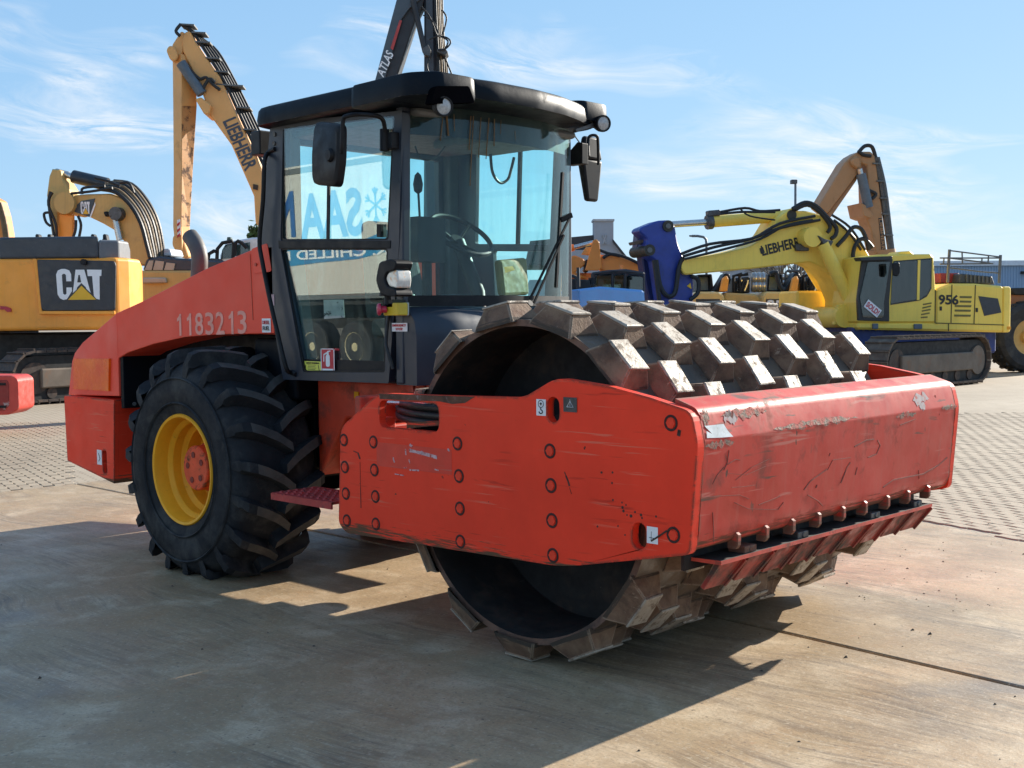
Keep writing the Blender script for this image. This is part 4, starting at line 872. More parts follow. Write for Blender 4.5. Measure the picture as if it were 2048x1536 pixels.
# indicator lamp and emergency stop on the near post
c = atY(792, 556, -.84)
b = MB(); o = fillet([(-.10, -.01), (-.07, .085), (.02, .10), (.075, .085), (.06, .04), (-.01, .03), (-.03, 0), (-.01, -.045), (.06, -.06), (.07, -.10), (.0, -.10), (-.07, -.075)], .02)
b.prism([(c.x+x*1.0, c.z+z) for x, z in o], 'y', -.90, -.78); ind = b.build('indicator', BLACK, roller, bevel=.012, seg=3)
b = MB(); b.prism(fillet([(c.x-.03, c.z), (c.x-.005, c.z+.032), (c.x+.062, c.z+.042), (c.x+.072, c.z-.01), (c.x+.062, c.z-.058), (c.x-.005, c.z-.045)], .015), 'y', -.888, -.79); b.build('indicator_lens', LENS, ind, bevel=.008)
b = MB(); p = atY(778, 592, -.82); b.cyl((p.x, -.83, p.z+.05), (p.x, -.83, p.z-.05), .018, .018, 10); b.cyl((p.x, -.83, p.z+.02), (p.x, -.83, p.z), .045, .045, 14); b.box(p.x-.03, p.x+.05, -.84, -.745, p.z-.06, p.z-.02); b.build('indicator_stem', BLACK, ind)
a_, c_ = atY(766, 606, -.84), atY(795, 631, -.84)
sb = MB().box(a_.x, c_.x, -.84, -.76, c_.z, a_.z).build('stop_box', YELBOX, roller, bevel=.006)
MB().box(a_.x-.001, c_.x, -.772, -.755, c_.z-.001, a_.z+.001).build('stop_box_base', pbr('stop_base', (.45, .45, .40), .5), sb, bevel=.004)
b = MB(); zz = (a_.z+c_.z)/2; b.lathe([(.016, 0), (.020, .008), (.018, .018), (.022, .028), (.034, .034), (.034, .044), (.026, .052), (.001, .054)], (a_.x+.03, -.84, zz), (-.55, -.83, 0), 20)
b.build('stop_button', pbr('button_red', (.55, .03, .08), .35, coat=.3), sb, smooth=True, angle=35)

# wipers
b = MB(); p = [atX(1056, 606, -1.0), atX(1095, 530, -1.0), atX(1141, 432, -1.0)]; b.bar(p[0], p[2], .012, .010, (1, 0, 0))
q = [atX(1068, 606, -.99), atX(1105, 530, -.99), atX(1128, 470, -.99)]; b.bar(q[0], q[2], .012, .010, (1, 0, 0)); b.cyl(p[0]+Vector((-.04, 0, -.03)), p[0]+Vector((.02, 0, 0)), .025, .02, 10)
wp = b.build('wiper_arm', BLACK, roller)
b = MB(); b.bar(atX(1125, 345, -1.06), atX(1112, 575, -1.02), .016, .018, (1, 0, 0)); b.bar(atX(1122, 440, -1.02), atX(1143, 430, -1.0), .03, .02, (1, 0, 0)); b.build('wiper_blade', BLACK, wp)

# inside the cab
b = MB(); b.box(-2.05, -1.62, -.28, .22, 1.48, 1.60); seat = b.build('seat', SEATM, roller, bevel=.04, seg=3)
b = MB(); b.hexa([(-2.12, -.27, 1.58), (-1.98, -.27, 1.58), (-1.98, .21, 1.58), (-2.12, .21, 1.58), (-2.22, -.22, 2.22), (-2.12, -.22, 2.22), (-2.12, .16, 2.22), (-2.22, .16, 2.22)]); b.build('backrest', SEATM, seat, bevel=.05, seg=3)
MB().box(-1.98, -1.70, -.18, .12, 1.26, 1.48).build('seat_base', BLACK, seat, bevel=.02)
for s in (-.34, .22): MB().box(-1.98, -1.62, s, s+.08, 1.70, 1.75).build('armrest', BLACK, seat, bevel=.02)
c = atX(922, 470, -1.50); M_ = Matrix.Translation(c) @ Matrix.Rotation(rad(38), 4, 'Y')
b = MB(); ring_ = [(.205*math.cos(a), .205*math.sin(a), 0) for a in (2*math.pi*i/36 for i in range(37))]
b.tube(ring_, .016, 8)
for a in (0, 2.2, 4.1): b.tube([(.19*math.cos(a), .19*math.sin(a), 0), (.03*math.cos(a), .03*math.sin(a), -.05)], .012, 6)
b.cyl((0, 0, -.06), (0, 0, -.03), .05, .05, 14); b.xform(M_); sw = b.build('steering_wheel', BLACK, roller, smooth=True)
MB().tube([c+Vector((-.03, 0, -.04)), c+Vector((.12, .02, -.35)), c+Vector((.16, .02, -.75))], .045, 10).build('steering_column', BLACK, sw, smooth=True)
b = MB(); c2 = atX(853, 480, -1.45); b.box(c2.x-.05, c2.x+.05, c2.y-.11, c2.y+.11, c2.z-.13, c2.z+.13); b.cyl((c2.x, c2.y, 1.26), (c2.x, c2.y, c2.z-.1), .03, .03, 8); b.tube([(c2.x, c2.y-.05, c2.z+.12), (c2.x, c2.y-.06, c2.z+.3)], .008, 6); b.lathe([(.001, .0), (.025, .02), (.03, .06), (.02, .11), (.001, .13)], (c2.x, c2.y-.06, c2.z+.26), (0, 0, 1), 10)
b.build('control_console', BLACK, roller, bevel=.015)
c3 = atX(877, 560, -1.35); b = MB(); b.box(-1.42, -1.25, c3.y-.22, c3.y+.2, 1.62, 1.70); b.build('dash_shelf', GREYP, roller, bevel=.02)
# yellow bag by the far door
q = [atX(1000, 520, -1.2), atX(1055, 515, -1.25), atX(1060, 590, -1.2), atX(1008, 592, -1.15)]
b = MB(); b.hexa([q[3]-Vector((.06, 0, 0)), q[3], q[2], q[2]-Vector((.06, 0, 0)), q[0]-Vector((.06, 0, 0)), q[0], q[1], q[1]-Vector((.06, 0, 0))])
b.build('yellow_bag', pbr('bag_yellow', (.20, .115, .006), .7, var=.3, scale=9), roller, bevel=.02)
q = [atX(1008, 534, -1.17), atX(1025, 532, -1.17), atX(1030, 540, -1.16), atX(1011, 546, -1.16)]
b = MB(); b.add(q, [(0, 1, 2, 3)]); b.build('bag_label', pbr('bag_orange', (.85, .40, .02), .6), roller)
# handset lead hanging from the roof lining
MB().tube(smoothpts([atX(981, 308, -1.4), atX(984, 340, -1.4), atX(992, 358, -1.4), atX(1003, 366, -1.4), atX(1016, 358, -1.4), atX(1022, 340, -1.4), atX(1028, 315, -1.4)], 6), .009, 8).build('handset_lead', HOSE, roller, smooth=True)
MB().tube(smoothpts([atX(830, 292, -1.5), atX(840, 315, -1.5), atX(856, 320, -1.5), atX(875, 312, -1.5), atX(890, 293, -1.5)], 5), .005, 6).build('handset_lead', HOSE, roller, smooth=True)
MB().box(-1.75, -1.2, .0, .5, 2.64, 2.70).build('visor', GREYP, roller, bevel=.02)
vis = sheet('sun_band', off(lerp(.845), -.012), off(lerp(.995), -.012), ZB+.845*(ZT-ZB), ZB+.995*(ZT-ZB), BLACK, ws, .004)
# rusty water runs down the inside of the windscreen
RUNS = pbr('rust_run', (.15, .085, .032), .9, var=.5, scale=9)
def ws_pt(px, py):
    p = atX(px, py, -1.05)
    for _ in range(5):
        f_ = (p.z-ZB)/(ZT-ZB); l_ = lerp(f_); y0_, y1_ = l_[0][1], l_[-1][1]; u = (p.y-y0_)/(y1_-y0_); xs_ = l_[0][0]; xm_ = l_[len(l_)//2][0]
        p = atX(px, py, xs_+(xm_-xs_)*(1-(2*u-1)**2)+.003)
    return p
for (x0, y0, x1, y1, wd) in ((886, 232, 881, 282, .010), (893, 228, 897, 272, .022), (908, 228, 909, 262, .008), (942, 232, 938, 300, .012), (947, 232, 940, 372, .010), (962, 235, 957, 315, .009), (978, 236, 972, 318, .012), (989, 238, 988, 292, .013), (1030, 262, 1031, 280, .006), (1002, 240, 1001, 268, .006)):
    A, B = ws_pt(x0, y0), ws_pt(x1, y1); MB().bar(A, B, wd*.55, .001, (1, 0, 0)).build('rust_run', RUNS, ws)
# ------------------------------------------------------------------ machines and buildings round the yard
CATY = pbr('loader_yellow', (.92, .345, .040), .5, var=.10, scale=1.5, dirt=((.62, .26, .06), .58, .8, 2.5), streak=((.64, .26, .06), .3))
CATY2 = pbr('dusty_yellow', (.58, .36, .11), .55, var=.12, scale=1.2, dirt=((.44, .28, .11), .52, .78, 2), streak=((.38, .24, .09), .45))
CREAM = pbr('sunbleached_yellow', (.70, .47, .16), .5, var=.1, scale=2)
LIEBY = pbr('pale_yellow', (.93, .64, .10), .5, var=.08, scale=1.2, dirt=((.74, .52, .10), .55, .8, 2), streak=((.62, .44, .10), .35))
LIEBO = pbr('boom_orange', (.76, .38, .12), .5, var=.08, scale=1.2, dirt=((.45, .24, .10), .58, .8, 2))
BROWN = pbr('boom_brown', (.42, .21, .085), .5, var=.1, scale=1.2, dirt=((.30, .16, .07), .58, .8, 2))
ORANGE = pbr('digger_orange', (.68, .23, .035), .45, var=.10, scale=2)
DBLUE = pbr('deep_blue', (.020, .045, .26), .45, var=.2, scale=3, dirt=((.05, .06, .12), .6, .8, 4))
LBLUE = pbr('sky_blue_steel', (.12, .30, .60), .4, var=.1, scale=2)
GUARD = pbr('counterweight_black', (.022, .026, .034), .42, var=.25, scale=4, dirt=((.08, .08, .085), .60, .8, 9))
HOODG = pbr('hood_grey', (.040, .046, .056), .5, var=.2, scale=3, dirt=((.10, .10, .10), .58, .75, 14))
HOODL = pbr('hood_pale_grey', (.14, .145, .155), .55, var=.12, scale=6, dirt=((.24, .24, .24), .64, .74, 30))
MUD = pbr('track_mud', (.115, .080, .058), .85, var=.3, scale=5, dirt=((.20, .145, .10), .5, .7, 4))
TRACK = pbr('track_steel', (.060, .045, .038), .7, metal=.3, var=.3, scale=6, dirt=((.15, .095, .065), .5, .7, 7))
FRAMEM = pbr('track_frame', (.15, .115, .085), .75, var=.25, scale=2.5, dirt=((.22, .11, .06), .55, .72, 3))
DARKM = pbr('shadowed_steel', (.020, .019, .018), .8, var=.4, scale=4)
WALLW = pbr('white_render', (.30, .32, .36), .8, var=.08, scale=2)
ROOFD = pbr('slate_roof', (.045, .045, .05), .8, var=.2, scale=3)
CLAD = pbr('blue_cladding', (.25, .36, .50), .5, var=.05, scale=.3)
GREYBLUE = pbr('cylinder_grey', (.10, .125, .15), .45, var=.2, scale=5)
BEIGE = pbr('beige_panel', (.45, .36, .26), .6, var=.1, scale=4)
TYREB = pbr('far_tyre', (.022, .022, .024), .8, var=.3, scale=5, dirt=((.07, .065, .058), .5, .75, 4))
LIEBT = pbr('boom_letters', (.055, .065, .085), .5, var=.1)
TRAILER = pbr('trailer_white', (.58, .56, .50), .5, var=.05, scale=.8)

CRG = math.degrees(math.atan2(CR.y, CR.x))
def gp(px, depth):
    p = CAM+ray(px, 640)*depth; return Vector((p.x, p.y, 0))
class Fr:
    """upright working plane of a machine: s runs to the right, n away from the camera, z up"""
    def __init__(s, O, turn=0.0):
        s.O = Vector(O); a = rad(CRG+turn); s.T = Vector((math.cos(a), math.sin(a), 0)); s.N = Vector((-math.sin(a), math.cos(a), 0))
        s.M = Matrix(((s.T.x, s.N.x, 0, s.O.x), (s.T.y, s.N.y, 0, s.O.y), (0, 0, 1, s.O.z), (0, 0, 0, 1)))
    def p(s, x, y, n=0):
        d = ray(x, y); t = (n-(CAM-s.O).dot(s.N))/d.dot(s.N); q = CAM+d*t-s.O
        return q.dot(s.T), q.z
    def l(s, x, y, n=0): a, z = s.p(x, y, n); return Vector((a, n, z))
    def w(s, x, y, n=0): return s.M @ s.l(x, y, n)
    def part(s, name, mat, pts, n0, n1, parent, bevel=.02, fil=0, holes=()):
        o = [s.p(x, y, n0) for x, y in pts]; o = fillet(o, fil) if fil else o
        b = MB().prism(o, 'y', n0, n1, [[s.p(x, y, n0) for x, y in h] for h in holes]); b.xform(s.M)
        return b.build(name, mat, parent, bevel=bevel, seg=1)
    def box(s, name, mat, s0, s1, n0, n1, z0, z1, parent, bevel=.03):
        return MB().box(s0, s1, n0, n1, z0, z1).xform(s.M).build(name, mat, parent, bevel=bevel, seg=1)
    def tube(s, name, mat, pts, r_, parent, n=0, seg=7, sm=4):
        q = [s.l(p[0], p[1], p[2] if len(p) > 2 else n) for p in pts]
        return MB().tube(smoothpts(q, sm) if sm and len(q) > 2 else q, r_, seg).xform(s.M).build(name, mat, parent, smooth=True)
    def cyl(s, name, mat, a, b_, r0, parent, n=0, r1=None, seg=12):
        return MB().cyl(s.l(*a, n), s.l(*b_, n), r0, r1, seg).xform(s.M).build(name, mat, parent, smooth=True, angle=50)
    def pin(s, name, mat, c, r_, n0, n1, parent, seg=16):
        a, z = s.p(*c, n0); return MB().cyl((a, n0, z), (a, n1, z), r_, r_, seg).xform(s.M).build(name, mat, parent, smooth=True, angle=50)
    def text(s, name, body, a, b_, h, mat, parent, n=0, off=.015, shear=0):
        A, B = s.w(*a, n), s.w(*b_, n); X = (B-A).normalized(); U = Vector((0, 0, 1)) if abs(X.z) < .98 else s.T*(-1 if X.z > 0 else 1)
        X2 = X; nrm = -s.N; U = nrm.cross(X2)
        return text(name, body, (A+B)/2+nrm*.004, X2, U, (B-A).length, h, mat, parent, off, shear)
def cat_letters(fr, x0, y0, x1, y1, n, parent):
    """block letters C A T with the yellow triangle under the A"""
    (s0, z1), (s1, z0) = fr.p(x0, y0, n), fr.p(x1, y1, n); w_, h_ = s1-s0, z1-z0
    P = lambda u, v: (s0+w_*u, z0+h_*v)
    C_ = [P(*q) for q in ((.33, .60), (.33, .82), (.29, .95), (.20, 1), (.12, 1), (.04, .95), (0, .82), (.02, .18), (.07, .05), (.14, 0), (.22, .02), (.335, .28), (.335, .40), (.22, .40), (.215, .20), (.18, .16), (.14, .20), (.125, .80), (.15, .84), (.19, .84), (.215, .80), (.22, .60))]
    A_ = [P(*q) for q in ((.43, .97), (.62, .97), (.745, .22), (.655, .35), (.645, .40), (.55, .54), (.45, .40), (.44, .33), (.355, .22))]
    T_ = [P(*q) for q in ((.68, .97), (1.0, .96), (.99, .76), (.95, .76), (.94, 0), (.87, .02), (.815, .12), (.79, .76), (.695, .76))]
    TR = [P(*q) for q in ((.245, 0), (.86, 0), (.55, .45))]
    for nm, poly, mt, k in (('letter_c', C_, WHITE, .006), ('letter_a', A_, WHITE, .006), ('letter_t', T_, WHITE, .006), ('logo_triangle', TR, pbr('logo_yellow', (.75, .42, .02), .5, var=.05), .009)):
        MB().prism(poly, 'y', n-k, n).xform(fr.M).build(nm, mt, parent)
    MB().prism([P(.46, .56), P(.545, .56), P(.52, .80), P(.49, .80)], 'y', n-.009, n-.0055).xform(fr.M).build('letter_gap', GUARD, parent)
def track(fr, name, s0, s1, n0, n1, h, parent, mat=TRACK, shoes=True, frame=True, pitch=.22):
    """crawler track along s: shoes round an oblong loop, side frame, sprocket and rollers"""
    r_ = h/2; c0, c1 = s0+r_, s1-r_; L1 = c1-c0; per = 2*L1+2*math.pi*r_; N_ = max(12, int(per/pitch)); pts = []
    def at(d):
        d %= per
        if d < L1: return c0+d, 0.0, 0.0
        d -= L1
        if d < math.pi*r_: a = d/r_; return c1+r_*math.sin(a), r_-r_*math.cos(a), a
        d -= math.pi*r_
        if d < L1: return c1-d, h, math.pi
        d -= L1; a = d/r_; return c0-r_*math.sin(a), r_+r_*math.cos(a), math.pi+a
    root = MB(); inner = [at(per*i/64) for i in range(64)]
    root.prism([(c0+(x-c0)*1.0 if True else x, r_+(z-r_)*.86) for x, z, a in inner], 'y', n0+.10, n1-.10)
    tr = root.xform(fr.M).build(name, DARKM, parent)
    sm = MB()
    if shoes:
        sh = bpy.data.meshes.new('shoe'); b = MB(); w2 = per/N_*.46
        b.box(-w2, w2, n0, n1, -.0, .045); b.box(-w2, -w2+.03, n0+.005, n1-.005, -.035, .0)
        sh.from_pydata([tuple(p) for p in b.v], [], b.f); sh.materials.append(mat)
        for i in range(N_):
            x, z, a = at(per*(i+.5)/N_)
            o = bpy.data.objects.new('shoe', sh); COL.objects.link(o); o.parent = tr
            M_ = fr.M @ Matrix.Translation((x, 0, z+.036)) @ Matrix.Rotation(-a, 4, 'Y')
            o.matrix_local = Matrix.Translation(-WLOC[tr.name]) @ M_
    if frame:
        MB().box(c0+.1, c1-.25, n0+.02, n0+.12, h*.30, h*.68).xform(fr.M).build('track_frame', FRAMEM, tr, bevel=.03)
        MB().cyl((c1, n0+.06, r_), (c1, n1-.06, r_), r_*.62, r_*.62, 20).xform(fr.M).build('sprocket', FRAMEM, tr)
        MB().cyl((c0, n0+.08, r_), (c0, n1-.08, r_), r_*.62, r_*.62, 20).xform(fr.M).build('idler', TRACK, tr)
        for k in range(6):
            x = c0+.35+(L1-.7)*k/5; MB().cyl((x, n0+.08, h*.2), (x, n0+.3, h*.2), h*.11, h*.11, 12).xform(fr.M).build('track_roller', TRACK, tr)
    return tr

# ---- R1 pale yellow excavator with the number 956
ga, gb = atZ(1905, 771.5, 0), atZ(1968, 765.5, 0)
frT = Fr(ga, 0); frT = Fr(ga, math.degrees(math.atan2((gb-ga).y, (gb-ga).x))-CRG)
fr = Fr(gp(1870, 27.6), 14)
ex = thing('excavator', 'pale yellow tracked excavator numbered 956 with a deep blue stick and a sold sign', 'excavator', fr.O)
house = fr.part('house', LIEBY, [(1872, 578), (1902, 567), (1951, 567), (2008, 572), (2008, 665), (1716, 659), (1716, 645), (1872, 645)], 0, 2.9, ex, .05)
b = MB(); q0 = fr.p(2008, 573, 0); q1 = fr.p(2008, 665, 0); q2 = fr.p(2036, 583, .35); 
b.prism([(q0[0], 0), (q0[0]+.22, .05), (q0[0]+.36, .25), (q0[0]+.42, .7), (q0[0]+.42, 2.3), (q0[0]+.2, 2.9), (q0[0], 2.9)], 'z', q1[1], q0[1]).xform(fr.M).build('counterweight', LIEBY, ex, bevel=.05)
SEAM = pbr('panel_seam', (.10, .085, .03), .8)
for x0, y0, x1, y1 in ((1904, 569, 1902, 646), (1951, 570, 1948, 648), (1871, 646, 2008, 650), (1897, 647, 1897, 662), (1871, 580, 1870, 646)):
    A, B = fr.l(x0, y0, -.004), fr.l(x1, y1, -.004); MB().bar(A, B, .010, .022).xform(fr.M).build('panel_seam', SEAM, house)
VENT = pbr('vent_dark', (.045, .048, .055), .6)
fr.part('vent_panel', VENT, [(1957, 592), (1996, 597), (2003, 625), (1969, 632)], -.012, .004, house, .004)
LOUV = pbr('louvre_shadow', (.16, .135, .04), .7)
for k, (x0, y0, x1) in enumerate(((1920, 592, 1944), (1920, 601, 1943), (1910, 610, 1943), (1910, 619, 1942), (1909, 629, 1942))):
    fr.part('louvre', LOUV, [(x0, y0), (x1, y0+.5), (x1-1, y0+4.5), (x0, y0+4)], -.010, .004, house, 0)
for x, y in ((1882, 617), (1954, 620)): fr.part('latch', BLKPR, [(x-2, y-4), (x+2, y-4), (x+2, y+4), (x-2, y+4)], -.016, 0, house, 0)
fr.text('number_text', '956', (1877, 599), (1917, 600), .235, BLKPR, house, -.004, .03)
fr.part('lamp', GREYBLUE, [(1746, 647), (1757, 647), (1757, 658), (1746, 658)], -.05, 0, house, .01); fr.part('lamp', GREYBLUE, [(1829, 648), (1845, 648), (1845, 658), (1829, 658)], -.05, 0, house, .01)
fr.part('warning_mark', pbr('mark_orange', (.75, .30, .01), .5), [(2014, 653), (2022, 653), (2022, 659), (2014, 659)], .02, .06, house, 0)
# cab
cabx = fr.part('cab', LIEBY, [(1726, 513), (1760, 509), (1862, 508), (1868, 514), (1872, 578), (1871, 645), (1780, 645), (1716, 645), (1714, 605), (1720, 560)], 0, 1.15, ex, .03)
fr.part('cab_front', pbr('cab_black', (.018, .02, .022), .4), [(1725, 520), (1786, 518), (1779, 600), (1779, 643), (1717, 641), (1715, 600)], -.03, .05, cabx, .01)
fr.part('front_pane', BGLASS, [(1736, 524), (1780, 524), (1768, 605), (1768, 632), (1762, 636), (1726, 634), (1720, 594)], -.05, -.032, cabx, 0)
fr.part('side_pane', BGLASS, [(1789, 524), (1862, 519), (1861, 575), (1853, 590), (1840, 598), (1782, 607), (1784, 560)], -.02, -.002, cabx, 0)
fr.part('side_gasket', pbr('cab_black', (.018, .02, .022), .4), [(1787, 522), (1864, 516), (1863, 577), (1854, 593), (1840, 601), (1781, 610)], -.006, .01, cabx, 0)
fr.part('pillar', LIEBY, [(1836, 520), (1841, 520), (1839, 600), (1834, 600)], -.03, -.02, cabx, 0)
fr.part('sun_visor', pbr('cab_black', (.018, .02, .022), .4), [(1718, 515), (1785, 512), (1785, 520), (1722, 522)], -.25, 0, cabx, .01)
fr.part('seat', BLACK, [(1822, 548), (1836, 548), (1834, 590), (1808, 592), (1806, 578), (1818, 575)], .3, .7, cabx, .03)
fr.part('cab_mirror', BLACK, [(1785, 526), (1800, 525), (1801, 545), (1796, 553), (1786, 551)], -.35, -.30, cabx, .02)
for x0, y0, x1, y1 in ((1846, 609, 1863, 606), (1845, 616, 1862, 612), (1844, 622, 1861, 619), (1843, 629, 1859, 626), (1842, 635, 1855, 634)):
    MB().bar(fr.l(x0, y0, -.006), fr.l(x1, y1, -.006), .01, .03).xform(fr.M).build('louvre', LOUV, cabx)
A, B = fr.w(1733, 607, -.06), fr.w(1757, 627, -.06); X = (B-A).normalized(); nrm = -fr.N; U = nrm.cross(X); sg = MB()
c = (A+B)/2; hw, hh = (B-A).length/2+.02, .10
sg.hexa([c-X*hw-U*hh, c+X*hw-U*hh, c+X*hw+U*hh, c-X*hw+U*hh]+[k+nrm*.01 for k in (c-X*hw-U*hh, c+X*hw-U*hh, c+X*hw+U*hh, c-X*hw+U*hh)]); sg = sg.build('sold_sign', STICK, cabx)
text('sold_text', 'SOLD!', c+nrm*.012, X, U, hw*1.75, .13, REDPR, sg, .03)
fr.part('beacon_base', LIEBY, [(1795, 509), (1802, 503), (1820, 502), (1828, 509)], .3, .8, cabx, .01)
# engine deck and walkway rail
fr.part('engine_deck', HOODG, [(1918, 566), (1922, 547), (1985, 553), (1990, 569)], 1.0, 2.2, house, .02)
for k in range(7): fr.part('grille_bar', GREYP, [(1933+8*k, 549+.7*k), (1935+8*k, 549+.7*k), (1935+8*k, 565), (1933+8*k, 565)], .97, 1.0, house, 0)
fr.part('deck_cover', pbr('deck_red', (.30, .035, .03), .5), [(1880, 546), (1919, 546), (1921, 566), (1880, 566)], 1.3, 2.2, house, .02)
for pts in ([(1899, 499), (1895, 565)], [(2001, 510), (1998, 566)]): fr.tube('rail_post', GREYP, pts, .035, house, .2)
for pts in ([(1899, 501), (2001, 514)], [(1880, 516), (2001, 516)], [(1880, 528), (1986, 527)], [(1898, 516), (1980, 526)], [(1898, 535), (1960, 543), (1999, 546)], [(1924, 504), (1925, 527)], [(1977, 512), (1976, 527)], [(1888, 516), (1887, 527)], [(1964, 517), (1963, 528)]):
    fr.tube('rail', GREYP, pts, .018, house, .2, sm=0)
# boom
bo = fr.part('boom', LIEBY, [(1369, 550), (1360, 533), (1366, 520), (1450, 505), (1500, 493), (1537, 468), (1556, 436), (1572, 423), (1610, 421), (1650, 431), (1690, 452), (1724, 485), (1742, 515), (1735, 600), (1715, 650), (1680, 650), (1685, 600), (1668, 560), (1645, 535), (1622, 524), (1500, 538)], .9, 1.75, ex, .03, .08)
fr.text('boom_text', 'LIEBHERR', (1523, 502), (1600, 483), .235, BLKPR, bo, .896, .03)
fr.part('boom_logo', BLKPR, [(1519, 497), (1526, 494), (1530, 505), (1522, 508)], .89, .896, bo, 0)
fr.cyl('stick_cylinder', LIEBY, (1416, 444), (1568, 432), .135, ex, 1.3); fr.cyl('cylinder_head', DSTEEL, (1413, 445), (1424, 444), .165, ex, 1.3)
fr.cyl('cylinder_rod', STEEL, (1340, 449), (1416, 444), .075, ex, 1.3)
fr.part('cylinder_block', DSTEEL, [(1417, 421), (1441, 419), (1442, 431), (1418, 433)], 1.2, 1.4, ex, .02)
fr.pin('boom_pin', pbr('pin_dark', (.03, .028, .02), .6), (1584, 430), .12, .86, 1.8, bo); fr.pin('boom_pin', LIEBY, (1586, 430), .16, .88, 1.8, bo)
fr.pin('cylinder_pivot', LIEBY, (1626, 474), .23, .55, 2.1, bo)
fr.cyl('boom_cylinder', LIEBY, (1645, 487), (1698, 598), .155, ex, .62); fr.cyl('boom_cylinder', LIEBY, (1612, 520), (1655, 590), .15, ex, 2.0)
fr.cyl('boom_rod', DSTEEL, (1696, 590), (1704, 640), .07, ex, .62); fr.cyl('boom_rod', DSTEEL, (1654, 588), (1674, 632), .08, ex, 1.95)
fr.part('boom_lamp', DSTEEL, [(1592, 488), (1618, 486), (1619, 502), (1594, 502)], .78, .9, bo, .02)
fr.part('valve_block', DSTEEL, [(1636, 470), (1650, 478), (1668, 482), (1662, 494), (1648, 490)], .5, .7, bo, .02)
for pts, r_ in (([(1362, 508), (1420, 488), (1500, 478), (1560, 456), (1640, 440)], .035), ([(1366, 513), (1430, 494), (1505, 477), (1560, 447), (1630, 432)], .035), ([(1370, 518), (1450, 498), (1520, 478), (1570, 452), (1625, 440)], .03), ([(1440, 424), (1490, 416), (1520, 422), (1560, 420)], .03), ([(1440, 428), (1480, 424), (1510, 424), (1550, 424)], .03),
                ([(1585, 418), (1610, 405), (1632, 412), (1655, 435), (1672, 455), (1671, 470), (1662, 478)], .05), ([(1590, 420), (1615, 410), (1640, 425), (1660, 452), (1655, 465)], .045), ([(1674, 492), (1690, 475), (1706, 455), (1722, 458), (1733, 480), (1738, 500)], .05), ([(1708, 565), (1706, 510), (1714, 485), (1728, 478), (1745, 495)], .05), ([(1664, 430), (1700, 455), (1730, 500)], .03), ([(1668, 440), (1698, 465), (1722, 500)], .03), ([(1480, 417), (1500, 432), (1550, 440)], .02)):
    fr.tube('hose', HOSE, pts, r_, ex, .8)
# stick in deep blue
stk = fr.part('stick', DBLUE, [(1278, 462), (1282, 455), (1316, 441), (1342, 440), (1350, 452), (1356, 486), (1366, 512), (1388, 560), (1386, 605), (1368, 640), (1330, 640), (1318, 560), (1312, 520), (1298, 512), (1290, 500), (1296, 478)], 1.05, 1.62, ex, .03, .06)
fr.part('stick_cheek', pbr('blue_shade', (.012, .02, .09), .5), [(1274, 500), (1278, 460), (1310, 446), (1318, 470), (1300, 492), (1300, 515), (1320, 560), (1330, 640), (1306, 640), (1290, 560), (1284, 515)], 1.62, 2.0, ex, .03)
for c in ((1337, 452), (1300, 500)): fr.pin('stick_pin', pbr('pin_dark', (.03, .028, .02), .6), c, .13, 1.0, 2.05, ex); 
for c in ((1337, 452), (1300, 500)): fr.pin('stick_pin', GREYP, c, .06, .985, 1.0, ex)
fr.tube('hose', HOSE, [(1312, 520), (1320, 570), (1335, 592), (1350, 585), (1357, 540), (1366, 515)], .055, ex, .95); fr.tube('hose', HOSE, [(1308, 520), (1316, 580), (1322, 630)], .05, ex, .95)
fr.tube('hose', HOSE, [(1382, 552), (1396, 560), (1396, 585), (1380, 600)], .05, ex, .95); fr.part('warning_mark', pbr('mark_yellow', (.75, .45, .02), .5), [(1374, 572), (1381, 566), (1383, 578)], 1.03, 1.05, stk, 0)
fr.part('bucket_pin_tab', MUD, [(1265, 484), (1290, 478), (1296, 484), (1268, 490)], 1.3, 1.6, ex, .01)
fr.box('bucket', DBLUE, *sorted((fr.p(1290, 640, 1.2)[0], fr.p(1400, 640, 1.2)[0])), .5, 2.2, .05, .95, ex, .08)
# lower body
fr.box('turntable', pbr('blue_carbody', (.03, .045, .16), .6, var=.3), -2.0, 1.8, .2, 2.6, .62, 1.30, ex, .05)
MB().cyl(fr.M @ Vector((-.1, 1.4, 1.15)), fr.M @ Vector((-.1, 1.4, 1.42)), 1.05, 1.05, 28).build('slew_ring', DARKM, ex)
for k in range(16): 
    q = fr.M @ Vector((-1.9+.16*k, .19, 1.22)); MB().cyl(q, q-fr.N*.03, .035, .035, 8).build('flange_bolt', GREYP, ex)
track(frT, 'track', -2.7, 1.8, 0, .62, 1.05, ex, MUD)
track(frT, 'track', -2.7, 1.8, 2.3, 2.92, 1.10, ex, MUD, frame=False)
fr.part('boom_foot', LIEBY, [(1676, 610), (1700, 606), (1716, 650), (1668, 650)], .5, .62, ex, .02); fr.pin('foot_pin', LIEBY, (1690, 634), .25, .45, 2.0, ex)
fr.box('fuel_tank', LIEBY, *sorted((fr.p(1622, 620, 1.2)[0], fr.p(1690, 620, 1.2)[0])), 1.9, 2.9, 1.25, 2.15, ex, .05)

